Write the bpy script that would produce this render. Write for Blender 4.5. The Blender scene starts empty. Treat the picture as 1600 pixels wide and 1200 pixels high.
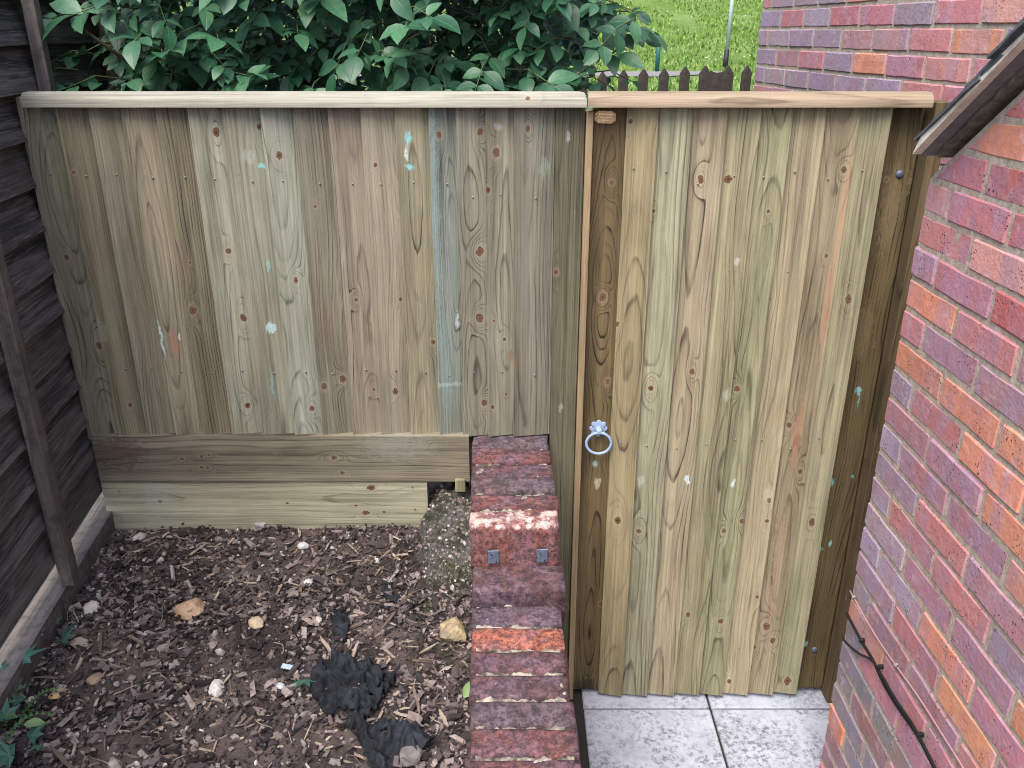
import bpy, bmesh, math, random
import numpy as np
from mathutils import Vector, Matrix, Euler, noise as mnoise

# ------------------------------------------------------------------ camera, sky, sun, exposure
F, TH, H, D = 1320.0, math.radians(22.6), 1.97, 2.13     # focal length (px of 1600), pitch, height, distance to the fence
SN, CS = math.sin(TH), math.cos(TH)
sc = bpy.context.scene
col = sc.collection
cam_d = bpy.data.cameras.new('camera'); cam = bpy.data.objects.new('camera', cam_d); col.objects.link(cam)
cam.location = (0, -D, H); cam.rotation_euler = (math.pi/2 - TH, 0, 0)
cam_d.sensor_width = 36; cam_d.lens = F/1600*36; cam_d.clip_start = .02; cam_d.clip_end = 600
sc.camera = cam
SUN_EL, SUN_AZ = math.radians(60), math.radians(207)     # azimuth from +y towards +x
w = bpy.data.worlds.new('World'); sc.world = w; w.use_nodes = True
wn = w.node_tree.nodes; wl = w.node_tree.links
sky = wn.new('ShaderNodeTexSky'); sky.sky_type = 'NISHITA'; sky.sun_disc = False
sky.sun_elevation = SUN_EL; sky.sun_rotation = SUN_AZ; sky.dust_density = 3.0; sky.air_density = 1.0
wn['Background'].inputs['Strength'].default_value = .15
wl.new(sky.outputs[0], wn['Background'].inputs['Color'])
sun_d = bpy.data.lights.new('sun', 'SUN'); sun = bpy.data.objects.new('sun', sun_d); col.objects.link(sun)
sun_d.energy = 1.8; sun_d.angle = math.radians(40); sun_d.color = (1, .97, .93)
sv = Vector((math.sin(SUN_AZ)*math.cos(SUN_EL), math.cos(SUN_AZ)*math.cos(SUN_EL), math.sin(SUN_EL)))
sun.rotation_euler = (-sv).to_track_quat('-Z', 'Y').to_euler(); sun.location = (0, 0, 8)
sc.view_settings.view_transform = 'Standard'; sc.view_settings.look = 'None'
sc.view_settings.exposure = 1.42; sc.view_settings.gamma = 1
sc.render.engine = 'CYCLES'; sc.cycles.use_denoising = True
sc.cycles.filter_width = 1.05; sc.cycles.max_bounces = 6; sc.cycles.diffuse_bounces = 4

# ------------------------------------------------------------------ helpers
rnd = random.Random(7)
def ray(px, py):
    u, v = (px-800)/F, (600-py)/F
    return Vector((u, CS + v*SN, -SN + v*CS))
def onY(px, py, y=0.0):
    d = ray(px, py); t = (y + D)/d.y; return Vector((0, -D, H)) + d*t
def onZ(px, py, z):
    d = ray(px, py); t = (z - H)/d.z; return Vector((0, -D, H)) + d*t
def onX(px, py, x):
    d = ray(px, py); t = x/d.x; return Vector((0, -D, H)) + d*t
def proj(p):
    v = Vector(p) - Vector((0, -D, H)); zc = v.y*CS - v.z*SN
    return (800 + F*v.x/zc, 600 - F*(v.y*SN + v.z*CS)/zc) if zc > .05 else (-9999, -9999)
def lin(r, g, b, k=1.0):
    f = lambda c: (c/255/12.92 if c/255 <= .04045 else ((c/255+.055)/1.055)**2.4)*k
    return (f(r), f(g), f(b), 1)
def obj(name, me, parent=None, loc=(0, 0, 0), rot=(0, 0, 0), mat=None):
    o = bpy.data.objects.new(name, me); col.objects.link(o)
    o.location = loc; o.rotation_euler = rot
    if parent is not None:
        o.parent = parent
        if not parent.get('_rot'):
            o.location = Vector(loc) - wloc(parent)
    if mat is not None and not me.materials: me.materials.append(mat)
    return o
def wloc(o):
    v = Vector(o.location)
    while o.parent: o = o.parent; v += o.location
    return v
def thing(name, label, cat, loc=(0, 0, 0), rot=None, group=None):
    o = bpy.data.objects.new(name, None); col.objects.link(o); o.location = loc; o.empty_display_size = .05
    if rot: o.rotation_euler = rot; o['_rot'] = 1
    return tag(o, label, cat, group)
def tag(o, label, cat, group=None):
    o['label'] = label; o['category'] = cat
    if group: o['group'] = group
    return o
def kind(o, k, label=None):
    o['kind'] = k
    if label: o['label'] = label
    return o
def mesh(name, v, f, smooth=False, mat=None):
    me = bpy.data.meshes.new(name); me.from_pydata([tuple(p) for p in v], [], f); me.update()
    if smooth: me.polygons.foreach_set('use_smooth', [True]*len(me.polygons))
    if mat: me.materials.append(mat)
    return me
def from_bm(name, bm, smooth=False, mat=None):
    me = bpy.data.meshes.new(name); bm.normal_update(); bm.to_mesh(me); bm.free()
    if smooth: me.polygons.foreach_set('use_smooth', [True]*len(me.polygons))
    if mat: me.materials.append(mat)
    return me
def box_v(x0, x1, y0, y1, z0, z1):
    return [(x0,y0,z0),(x1,y0,z0),(x1,y1,z0),(x0,y1,z0),(x0,y0,z1),(x1,y0,z1),(x1,y1,z1),(x0,y1,z1)]
BOXF = [(3,2,1,0),(4,5,6,7),(0,1,5,4),(1,2,6,5),(2,3,7,6),(3,0,4,7)]
def box(name, x0, x1, y0, y1, z0, z1, mat=None, bevel=0.0):
    bm = bmesh.new(); vs = [bm.verts.new(p) for p in box_v(x0,x1,y0,y1,z0,z1)]
    for f in BOXF: bm.faces.new([vs[i] for i in f])
    if bevel: bmesh.ops.bevel(bm, geom=list(bm.edges), offset=bevel, segments=1, affect='EDGES')
    return from_bm(name, bm, False, mat)
def grid_faces(nx, ny):
    return [(j*(nx+1)+i, j*(nx+1)+i+1, (j+1)*(nx+1)+i+1, (j+1)*(nx+1)+i) for j in range(ny) for i in range(nx)]
def tube(name, pts, r, n=8, mat=None, closed=False):
    v, f = [], []; m = len(pts); pts = [Vector(p) for p in pts]
    rr = r if isinstance(r, (list, tuple)) else [r]*m
    for i, p in enumerate(pts):
        a = pts[(i-1) % m] if (closed or i > 0) else p; b = pts[(i+1) % m] if (closed or i < m-1) else p
        t = (b-a).normalized(); s = t.cross(Vector((0, 0, 1)))
        if s.length < 1e-3: s = t.cross(Vector((0, 1, 0)))
        s.normalize(); u = s.cross(t)
        for k in range(n):
            an = 2*math.pi*k/n; v.append(p + (s*math.cos(an) + u*math.sin(an))*rr[i])
    for i in range(m if closed else m-1):
        for k in range(n):
            a, b = i*n+k, i*n+(k+1) % n; c, d = ((i+1) % m)*n+(k+1) % n, ((i+1) % m)*n+k
            f.append((a, b, c, d))
    if not closed: f.append(tuple(range(n-1, -1, -1))); f.append(tuple((m-1)*n+k for k in range(n)))
    return mesh(name, v, f, True, mat)
def nz(x, y=0.0, z=0.0): return mnoise.noise(Vector((x, y, z)))

# ------------------------------------------------------------------ node helpers
class NT:
    def __init__(s, tree): s.t = tree; s.n = tree.nodes; s.l = tree.links
    def new(s, typ, **kw):
        n = s.n.new(typ)
        for k, v in kw.items(): setattr(n, k, v)
        return n
    def put(s, sock, val):
        if isinstance(val, bpy.types.NodeSocket): s.l.new(val, sock)
        elif val is not None: sock.default_value = val
    def math(s, op, a, b=None, c=None, clamp=False):
        n = s.new('ShaderNodeMath', operation=op, use_clamp=clamp)
        for i, v in enumerate((a, b, c)):
            if v is not None: s.put(n.inputs[i], v)
        return n.outputs[0]
    def vec(s, op, a, b=None, c=None):
        n = s.new('ShaderNodeVectorMath', operation=op)
        for i, v in enumerate((a, b, c)):
            if v is not None: s.put(n.inputs[i], v)
        return n.outputs['Value'] if op in ('LENGTH', 'DISTANCE', 'DOT_PRODUCT') else n.outputs[0]
    def noise(s, v, scale=1.0, detail=2.0, rough=.5, dist=0.0, out='Fac'):
        n = s.new('ShaderNodeTexNoise'); s.put(n.inputs['Vector'], v)
        s.put(n.inputs['Scale'], scale); s.put(n.inputs['Detail'], detail); s.put(n.inputs['Roughness'], rough); s.put(n.inputs['Distortion'], dist)
        return n.outputs[out]
    def mapr(s, v, a, b, c=0.0, d=1.0, smooth=True):
        n = s.new('ShaderNodeMapRange'); n.interpolation_type = 'SMOOTHSTEP' if smooth else 'LINEAR'
        for i, x in enumerate((v, a, b, c, d)): s.put(n.inputs[i], x)
        return n.outputs[0]
    def mix(s, fac, a, b, typ='MIX'):
        n = s.new('ShaderNodeMix', data_type='RGBA', blend_type=typ)
        s.put(n.inputs[0], fac); s.put(n.inputs[6], a); s.put(n.inputs[7], b); return n.outputs[2]
    def ramp(s, v, stops, interp='LINEAR'):
        n = s.new('ShaderNodeValToRGB'); n.color_ramp.interpolation = interp; e = n.color_ramp.elements
        while len(e) < len(stops): e.new(.5)
        for el, (p, c) in zip(e, stops): el.position = p; el.color = c if isinstance(c, (tuple, list)) else (c, c, c, 1)
        s.put(n.inputs[0], v); return n.outputs[0]
    def mul(s, v, t):  return s.vec('MULTIPLY', v, t)
    def bump(s, h, strength=.3, dist=.002):
        n = s.new('ShaderNodeBump'); s.put(n.inputs['Height'], h); n.inputs['Strength'].default_value = strength; n.inputs['Distance'].default_value = dist
        return n.outputs[0]
def material(name):
    m = bpy.data.materials.new(name); m.use_nodes = True
    T = NT(m.node_tree); b = T.n['Principled BSDF']; T.b = b
    b.inputs['Roughness'].default_value = .8; b.inputs['Specular IOR Level'].default_value = .3
    return m, T
def finish(T, colr, rough=None, normal=None, metal=None):
    T.put(T.b.inputs['Base Color'], colr)
    if rough is not None: T.put(T.b.inputs['Roughness'], rough)
    if normal is not None: T.put(T.b.inputs['Normal'], normal)
    if metal is not None: T.put(T.b.inputs['Metallic'], metal)
def objco(T): return T.new('ShaderNodeTexCoord').outputs['Object']

# ------------------------------------------------------------------ wood: a log's growth rings cut by the board, bent round its knots
def wood_group():
    g = bpy.data.node_groups.new('wood_rings', 'ShaderNodeTree')
    def inp(n, t, d=None):
        s = g.interface.new_socket(n, in_out='INPUT', socket_type=t)
        if d is not None: s.default_value = d
    inp('Vector', 'NodeSocketVector')
    for n, d in (('Seed', 0.), ('X0', .04), ('D0', .05), ('Amp', .03), ('Freq', 2.), ('RingW', .006), ('Contrast', .6), ('Q', 9.), ('S', 9.)): inp(n, 'NodeSocketFloat', d)
    inp('Light', 'NodeSocketColor'); inp('Dark', 'NodeSocketColor'); inp('Tint', 'NodeSocketColor')
    g.interface.new_socket('Color', in_out='OUTPUT', socket_type='NodeSocketColor')
    g.interface.new_socket('Height', in_out='OUTPUT', socket_type='NodeSocketFloat')
    T = NT(g); gi = T.new('NodeGroupInput'); go = T.new('NodeGroupOutput'); I = gi.outputs
    sx = T.new('ShaderNodeSeparateXYZ'); T.put(sx.inputs[0], I['Vector']); x, y, z = sx.outputs
    sv = T.new('ShaderNodeCombineXYZ'); T.put(sv.inputs[0], I['Seed']); T.put(sv.inputs[1], I['Seed']); T.put(sv.inputs[2], I['Seed'])
    P = T.vec('ADD', I['Vector'], T.mul(sv.outputs[0], (3.7, 1.9, 7.3)))
    # wandering pith: depth and sideways
    c = T.new('ShaderNodeCombineXYZ'); T.put(c.inputs[0], I['Seed']); T.put(c.inputs[1], T.math('MULTIPLY', x, 2.0)); T.put(c.inputs[2], T.math('MULTIPLY', z, I['Freq']))
    n1 = T.math('SUBTRACT', T.noise(c.outputs[0], 1.0, 1.0, .4), .5)
    c2 = T.new('ShaderNodeCombineXYZ'); T.put(c2.inputs[0], T.math('ADD', I['Seed'], 31.0)); T.put(c2.inputs[2], T.math('MULTIPLY', z, 1.7))
    n2 = T.math('SUBTRACT', T.noise(c2.outputs[0], 1.0, 1.0), .5)
    d = T.math('ADD', I['D0'], T.math('MULTIPLY', T.math('MULTIPLY', n1, 2.), I['Amp']))
    xx = T.math('ADD', T.math('SUBTRACT', x, I['X0']), T.math('MULTIPLY', n2, .03))
    r = T.math('SQRT', T.math('ADD', T.math('MULTIPLY', xx, xx), T.math('MULTIPLY', d, d)))
    q2 = T.math('MULTIPLY', I['Q'], I['Q'])
    kn = T.math('EXPONENT', T.math('MULTIPLY', q2, -1.0))
    r = T.math('ADD', r, T.math('MULTIPLY', kn, .022))
    r = T.math('ADD', r, T.math('MULTIPLY', T.math('SUBTRACT', T.noise(T.mul(P, (40, 40, 5)), 1., 3., .6), .5), .0035))
    # ring width changes through the log
    t = T.math('ADD', T.math('DIVIDE', r, T.math('MULTIPLY', I['RingW'], .74)), T.math('MULTIPLY', T.noise(T.math('MULTIPLY', r, 60.), 1., 0.), 1.5))
    fr = T.math('FRACT', t)
    v = T.ramp(fr, [(0, .7), (.06, .04), (.60, .10), (.80, .30), (.90, .95), (.96, 1.), (1, .7)])
    amp = T.mapr(T.noise(T.mul(P, (25, 25, 3)), 1., 3., .65), .3, .68, .12, 1.0)
    lw = T.mapr(T.noise(T.math('ADD', T.math('FLOOR', t), I['Seed']), 3.7, 0.),   .32, .62, .18, 1.0)   # some rings hardly show
    v = T.math('MULTIPLY', T.math('MULTIPLY', v, T.math('MULTIPLY', I['Contrast'], 1.8)), T.math('MULTIPLY', amp, lw), clamp=True)
    fib = T.noise(T.mul(P, (520, 520, 9)), 1., 3., .65)
    fib2 = T.noise(T.mul(P, (190, 190, 1.6)), 1., 3., .7)
    colr = T.mix(v, I['Light'], I['Dark'])
    colr = T.mix(T.mapr(T.noise(T.mul(P, (14, 14, 2.6)), 1., 3., .6), .42, .68, 0, .62), colr, T.mix(.5, colr, I['Tint']))
    br = T.math('ADD', T.mapr(fib, .25, .75, -.26, .22, False), T.mapr(fib2, .25, .75, -.34, .26, False))
    br = T.math('ADD', br, T.mapr(T.noise(T.mul(P, (9, 9, 4)), 1., 4., .6), .3, .7, -.13, .13, False))
    br = T.math('ADD', br, T.mapr(T.noise(T.mul(P, (34, 34, .7)), 1., 2., .55), .3, .7, -.24, .20, False))
    br = T.math('ADD', br, 1.0)
    c3 = T.new('ShaderNodeCombineXYZ')
    for i in range(3): T.put(c3.inputs[i], br)
    colr = T.mix(1.0, colr, c3.outputs[0], 'MULTIPLY')
    # rubbed pale scuffs and dirt
    colr = T.mix(T.mapr(T.noise(T.mul(P, (60, 60, 18)), 1., 5., .7), .66, .80, 0, .35), colr, (.42, .40, .35, 1))
    colr = T.mix(T.mapr(T.noise(T.mul(P, (300, 300, 120)), 1., 2., .5), .70, .78, 0, .6), colr, (.05, .045, .035, 1))
    # knots: dark rim, red-brown heart, pale halo
    S = T.math('ADD', I['S'], T.math('MULTIPLY', T.math('SUBTRACT', T.noise(P, 80., 4.), .5), 1.4))
    halo = T.mapr(S, .95, 2.4, .38, 0)
    colr = T.mix(halo, colr, T.mix(.55, colr, (.40, .33, .23, 1)))
    kc = T.ramp(S, [(0, (.030, .016, .010, 1)), (.22, (.085, .038, .022, 1)), (.45, (.16, .078, .045, 1)), (.72, (.125, .058, .034, 1)), (1., (.045, .028, .018, 1))])
    colr = T.mix(T.mapr(S, .85, 1.08, 1, 0), colr, kc)
    hgt = T.math('ADD', T.math('MULTIPLY', v, .6), T.math('MULTIPLY', fib, .8))
    T.put(go.inputs['Color'], colr); T.put(go.inputs['Height'], hgt)
    return g
WG = wood_group(); wr0 = random.Random(8)
def wood(name, light, dark, seed, x0=.04, d0=.05, amp=.03, freq=2., ringw=.006, contrast=.6, knots=(), spots=(), tint=None, rough=.72, spec=.25, dirt=None):
    """knots: (x, z, radius); spots: (x, z, rx, rz, colour, strength) in board coordinates"""
    m, T = material(name); co = objco(T)
    g = T.new('ShaderNodeGroup'); g.node_tree = WG; I = g.inputs
    warp = T.vec('ADD', co, T.vec('SCALE', T.vec('SUBTRACT', T.noise(co, 45., 3., .6, out='Color'), (.5, .5, .5)))) if spots else None
    if warp is not None: warp.node.inputs[1].links[0].from_node.inputs['Scale'].default_value = .018
    Q = S = None
    for kx, kz, kr in knots:
        d = T.vec('MULTIPLY', T.vec('SUBTRACT', co, (kx, 0, kz)), (1, 0, 1))
        ka, kb = wr0.uniform(1.5, 2.3), wr0.uniform(3.6, 6.5)
        q = T.vec('LENGTH', T.vec('MULTIPLY', d, (1/(kr*ka), 0, 1/(kr*kb))))
        s = T.vec('LENGTH', T.vec('MULTIPLY', d, (1/kr, 0, wr0.uniform(.62, .9)/kr)))
        Q = q if Q is None else T.math('MINIMUM', Q, q); S = s if S is None else T.math('MINIMUM', S, s)
    T.put(I['Vector'], co); I['Seed'].default_value = seed; I['X0'].default_value = x0; I['D0'].default_value = d0
    I['Amp'].default_value = amp; I['Freq'].default_value = freq; I['RingW'].default_value = ringw; I['Contrast'].default_value = contrast
    if Q is not None: T.put(I['Q'], Q); T.put(I['S'], S)
    I['Light'].default_value = light; I['Dark'].default_value = dark; I['Tint'].default_value = tint or light
    colr = g.outputs['Color']
    for px, pz, rx, rz, c, st in spots:
        L = T.vec('LENGTH', T.vec('MULTIPLY', T.vec('SUBTRACT', warp, (px, 0, pz)), (1/rx, 0, 1/rz)))
        nn = T.math('MULTIPLY', T.math('SUBTRACT', T.noise(T.mul(co, (1, 1, .35)), 170., 5., .75), .5), 2.6)
        fa = T.math('MULTIPLY', T.mapr(T.math('ADD', L, nn), .45, 1.05, st, 0), T.mapr(T.noise(T.mul(co, (1, 1, .2)), 400., 3., .7), .3, .6, .35, 1))
        colr = T.mix(fa, colr, c)
    if dirt: colr = T.mix(T.mapr(T.noise(co, 30., 5., .7), .45, .7, 0, dirt), colr, (.02, .018, .016, 1))
    finish(T, colr, rough, T.bump(g.outputs['Height'], .35, .0012)); T.b.inputs['Specular IOR Level'].default_value = spec
    return m

# ------------------------------------------------------------------ other materials
def brick_mat(name, grime=.0):
    """colour from the brick's own object colour; streaks, specks and pale bloom by noise"""
    m, T = material(name); co = objco(T); oi = T.new('ShaderNodeObjectInfo')
    off = T.new('ShaderNodeCombineXYZ'); rs = T.math('MULTIPLY', oi.outputs['Random'], 57.)
    for i in range(3): T.put(off.inputs[i], rs)
    P = T.vec('ADD', co, off.outputs[0])
    base = oi.outputs['Color']
    ban = T.noise(T.mul(P, (17, 17, 5)), 1., 2., .5)            # kiln bands down the brick
    c = T.mix(T.mapr(ban, .44, .60, 0, .70), base, T.mix(.5, base, (.30, .23, .36, 1)))
    c = T.mix(T.mapr(T.noise(T.mul(P, (13, 13, 9)), 1.3, 2.), .5, .68, 0, .42), c, T.mix(.6, base, (.42, .12, .09, 1)))
    c = T.mix(T.mapr(T.noise(P, 34., 5., .68), .52, .74, 0, .50), c, (.56, .44, .46, 1))          # pale bloom
    wc = T.new('ShaderNodeNewGeometry').outputs['Position']
    c = T.mix(T.mapr(T.noise(wc, 3.2, 5., .65), .50, .70, 0, .42), c, T.mix(.6, c, (.10, .085, .085, 1)))        # damp grime across courses
    c = T.mix(T.mapr(T.noise(P, 120., 4., .7), .35, .7, .0, .30), c, T.mix(.5, c, (.09, .05, .05, 1)))
    gate = T.mapr(T.noise(T.mul(P, (21, 21, 11)), 1., 1.), .52, .62)
    vo = T.new('ShaderNodeTexVoronoi'); T.put(vo.inputs['Vector'], T.vec('ADD', P, T.vec('SCALE', T.noise(P, 200., 2., out='Color')))); vo.inputs['Scale'].default_value = 130.
    vo.inputs['Vector'].links[0].from_node.inputs[1].links[0].from_node.inputs['Scale'].default_value = .006
    c = T.mix(T.math('MULTIPLY', T.mapr(vo.outputs['Distance'], .16, .30, 1, 0), gate), c, (.045, .03, .04, 1))
    h = T.math('ADD', T.noise(P, 130., 4., .65), T.math('MULTIPLY', T.noise(P, 35., 2.), 1.2))
    rough = .82
    if grime:
        g1 = T.noise(P, 55., 7., .78)
        c = T.mix(.30, c, (.12, .075, .08, 1))
        c = T.mix(T.mapr(g1, .38, .60, 0, grime), c, (.024, .018, .022, 1))
        c = T.mix(T.mapr(T.noise(P, 75., 5., .75), .55, .72, 0, .45), c, (.22, .18, .20, 1))      # grey lichen crust
        c = T.mix(T.mapr(T.noise(P, 260., 3., .7), .68, .76, 0, .6), c, (.50, .46, .43, 1))
        c = T.mix(T.mapr(T.noise(P, 330., 3., .7), .60, .70, 0, .8), c, (.012, .010, .010, 1))
        c = T.mix(.20, c, (.030, .018, .020, 1))
        c = T.mix(T.mapr(T.noise(P, 95., 6., .75), .52, .64, 0, .75), c, (.016, .012, .013, 1))
        h = T.math('ADD', h, T.math('MULTIPLY', g1, 1.5)); rough = .9
    finish(T, c, rough, T.bump(h, .6 if grime else .6, .003)); return m
M = {}
M['brick'] = brick_mat('house_brick'); M['old_brick'] = brick_mat('weathered_brick', .80)
M['step_brick'] = brick_mat('mortar_smeared_brick', .75)
T = NT(M['step_brick'].node_tree); T.b = T.n['Principled BSDF']; src = T.b.inputs['Base Color'].links[0].from_socket; co = objco(T); sp_ = T.new('ShaderNodeSeparateXYZ'); T.put(sp_.inputs[0], co)
smear = T.math('ADD', T.mapr(sp_.outputs[2], .030, .058, -.30, .04), T.noise(T.mul(co, (1, 1, .6)), 26., 6., .7))      # old mortar left on the bed face
T.put(T.b.inputs['Base Color'], T.mix(T.mapr(smear, .48, .62, 0, .85), src, (.60, .43, .39, 1)))
def simple(name, c, rough=.7, metal=0., var=.25, scale=40., bump=.2, c2=None, bd=.002, spec=.3):
    m, T = material(name); co = objco(T)
    n = T.noise(co, scale, 5., .65)
    cc = T.mix(T.mapr(n, .3, .7, 0, 1), c, c2 or tuple(x*(1-var) for x in c[:3]) + (1,))
    finish(T, cc, rough, T.bump(T.noise(co, scale*3, 4., .7), bump, bd), metal); T.b.inputs['Specular IOR Level'].default_value = spec
    M[name] = m; return m
simple('mortar', (.46, .385, .30, 1), .95, c2=(.28, .23, .18, 1), scale=60, bump=.6, bd=.004)
simple('pale_mortar', (.40, .36, .29, 1), .95, c2=(.030, .026, .022, 1), scale=38, bump=.8, bd=.005)
simple('galv', (.21, .29, .43, 1), .55, .0, scale=120, bump=.05, c2=(.27, .34, .47, 1))
simple('bolt_grey', (.12, .14, .20, 1), .5, .4, scale=90, bump=.05)
simple('clip_metal', (.17, .21, .29, 1), .5, .3, scale=90, bump=.1, c2=(.11, .14, .19, 1))
simple('nail', (.30, .30, .32, 1), .5, .6, scale=200, bump=.05)
simple('brass', (.42, .25, .11, 1), .4, .8, scale=60, bump=.03, c2=(.58, .40, .22, 1))
simple('brass_letter', (.92, .82, .62, 1), .35, .8, scale=60, bump=.03)
simple('slate', (.060, .066, .078, 1), .7, c2=(.11, .115, .125, 1), scale=35, bump=.5)
simple('cream_board', (.74, .67, .55, 1), .85, c2=(.52, .46, .37, 1), scale=28, bump=.5)
simple('soffit', (.13, .12, .13, 1), .85, c2=(.20, .18, .18, 1), scale=30, bump=.4)
simple('old_mortar_fillet', (.22, .185, .145, 1), .95, c2=(.10, .085, .07, 1), scale=40, bump=.8, bd=.006)
simple('cable', (.012, .012, .014, 1), .5, scale=80, bump=.1)
simple('pipe', (.33, .17, .17, 1), .6, c2=(.30, .20, .22, 1), scale=60, bump=.2)
simple('dark_void', (.03, .026, .022, 1), .95, scale=30)
simple('green_paint', (.012, .09, .075, 1), .5, scale=30, bump=.05)
simple('pole_paint', (.40, .47, .46, 1), .45, scale=20, bump=.05)
simple('black_paint', (.012, .012, .013, 1), .5, scale=20, bump=.05)
simple('tarmac', (.20, .18, .18, 1), .95, scale=12)
simple('stem', (.10, .075, .045, 1), .85, scale=50, c2=(.05, .06, .025, 1))
simple('green_stem', (.10, .13, .05, 1), .7, scale=50)
# path slab
def slab_mat():
    m, T = material('concrete_slab'); co = objco(T); oi = T.new('ShaderNodeObjectInfo')
    P = T.vec('ADD', co, T.vec('SCALE', (1.3, 2.7, .4))); P.node.inputs[1].links[0].from_node.inputs['Scale'].default_value = 1.
    T.put(P.node.inputs[1].links[0].from_node.inputs['Scale'], T.math('MULTIPLY', oi.outputs['Random'], 9.))
    c = T.mix(T.mapr(T.noise(P, 9., 5., .65), .35, .65, 0, 1), (.40, .42, .49, 1), (.32, .34, .40, 1))
    dirt = T.math('MULTIPLY', T.mapr(T.noise(P, 70., 6., .75), .45, .62, 0, 1), T.mapr(T.noise(P, 8., 4., .65), .36, .62, .12, 1))
    c = T.mix(T.math('MULTIPLY', dirt, .8), c, (.085, .085, .085, 1))
    c = T.mix(T.mapr(T.noise(P, 190., 3., .6), .66, .73, 0, .85), c, (.04, .04, .04, 1))
    vo = T.new('ShaderNodeTexVoronoi'); T.put(vo.inputs['Vector'], P); vo.inputs['Scale'].default_value = 26.
    c = T.mix(T.mapr(vo.outputs['Distance'], .05, .11, .6, 0), c, (.06, .056, .056, 1))
    finish(T, c, .92, T.bump(T.noise(P, 160., 5., .7), .4, .002)); return m
M['slab'] = slab_mat()
# island-coloured litter
def litter(name, stops, rough=.9, scale=70., dark=.6):
    m, T = material(name); ge = T.new('ShaderNodeNewGeometry'); co = objco(T); oi = T.new('ShaderNodeObjectInfo')
    rv = T.math('FRACT', T.math('ADD', ge.outputs['Random Per Island'], oi.outputs['Random']))
    c = T.ramp(rv, stops)
    c = T.mix(T.mapr(T.noise(co, scale, 4., .7), .35, .7, 0, dark), c, T.mix(.7, c, (.03, .02, .016, 1)))
    finish(T, c, rough, T.bump(T.noise(co, scale*2.5, 4., .7), .5, .003)); T.b.inputs['Specular IOR Level'].default_value = .2
    M[name] = m; return m
litter('bark', [(0, (.014, .011, .012, 1)), (.28, (.040, .032, .033, 1)), (.55, (.095, .074, .073, 1)), (.80, (.17, .135, .128, 1)), (1, (.34, .275, .245, 1))])
litter('splinter', [(0, (.10, .070, .055, 1)), (.5, (.21, .155, .12, 1)), (1, (.42, .34, .27, 1))])
litter('pebble', [(0, (.12, .10, .095, 1)), (.4, (.22, .17, .14, 1)), (.75, (.32, .28, .26, 1)), (1, (.60, .56, .52, 1))], .8)
def soil_mat():
    m, T = material('soil'); co = objco(T)
    c = T.mix(T.mapr(T.noise(co, 7., 5., .6), .38, .64), (.032, .025, .025, 1), (.120, .090, .080, 1))
    c = T.mix(T.mapr(T.noise(co, 120., 5., .7), .5, .72, 0, .7), c, (.16, .115, .09, 1))
    c = T.mix(T.mapr(T.noise(co, 300., 3., .6), .68, .74, 0, .8), c, (.34, .29, .25, 1))
    finish(T, c, .97, T.bump(T.noise(co, 90., 6., .75), .9, .012)); return m
M['soil'] = soil_mat()
def leaf_mat(name, a, b, cvein, rough=.42, trans=.12):
    m, T = material(name); ge = T.new('ShaderNodeNewGeometry'); oi = T.new('ShaderNodeObjectInfo')
    rv = T.math('FRACT', T.math('ADD', ge.outputs['Random Per Island'], T.math('MULTIPLY', oi.outputs['Random'], 1.)))
    uv = T.new('ShaderNodeTexCoord').outputs['UV']; s = T.new('ShaderNodeSeparateXYZ'); T.put(s.inputs[0], uv)
    au = T.math('ABSOLUTE', T.math('SUBTRACT', s.outputs[0], .5))
    vein = T.math('FRACT', T.math('MULTIPLY', T.math('SUBTRACT', s.outputs[1], T.math('MULTIPLY', au, .7)), 9.))
    vm = T.math('MAXIMUM', T.mapr(vein, .82, 1., 0, .45), T.mapr(au, .0, .035, .9, 0))
    c = T.mix(rv, a, b)
    c = T.mix(T.mapr(T.noise(objco(T), 60., 3.), .3, .7, 0, .35), c, tuple(x*.65 for x in a[:3]) + (1,))
    c = T.mix(T.math('MULTIPLY', vm, .35), c, cvein)
    finish(T, c, rough, T.bump(T.math('MULTIPLY', vm, -1.), .3, .002)); T.b.inputs['Specular IOR Level'].default_value = .4
    tr = T.new('ShaderNodeBsdfTranslucent'); T.put(tr.inputs['Color'], T.mix(.5, c, (.12, .22, .03, 1)))
    ms = T.new('ShaderNodeMixShader'); ms.inputs[0].default_value = trans
    T.l.new(T.b.outputs[0], ms.inputs[1]); T.l.new(tr.outputs[0], ms.inputs[2]); T.l.new(ms.outputs[0], T.n['Material Output'].inputs['Surface'])
    M[name] = m; return m
leaf_mat('shrub_leaf', (.013, .068, .030, 1), (.066, .175, .084, 1), (.10, .22, .13, 1), .42)
leaf_mat('young_leaf', (.075, .16, .060, 1), (.10, .20, .08, 1), (.16, .25, .14, 1))
leaf_mat('ivy_leaf', (.030, .10, .065, 1), (.045, .13, .085, 1), (.22, .34, .26, 1))
leaf_mat('pale_leaf', (.22, .33, .14, 1), (.25, .36, .16, 1), (.32, .42, .22, 1), trans=.2)

# ================================================================== LARGE STRUCTURE
def soil_z(x, y):
    return .632 + .016*nz(x*3, y*3, 1) + .010*nz(x*8, y*8, 4) + .004*nz(x*25, y*25, 2) + .012*max(0, min(1, (y+.5)/.5))
kind(obj('ground', mesh('ground', [(-250,-250,-.06),(250,-250,-.06),(250,300,-.06),(-250,300,-.06)], [(0,1,2,3)], mat=M['soil'])), 'structure')
# raised soil bed
nx, ny = 90, 110
sv_ = [(-1.42 + 1.36*i/nx, -1.55 + 1.57*j/ny, 0) for j in range(ny+1) for i in range(nx+1)]
kind(obj('soil', mesh('soil', [(x, y, soil_z(x, y)) for x, y, _ in sv_], grid_faces(nx, ny), True, M['soil'])), 'structure')
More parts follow.
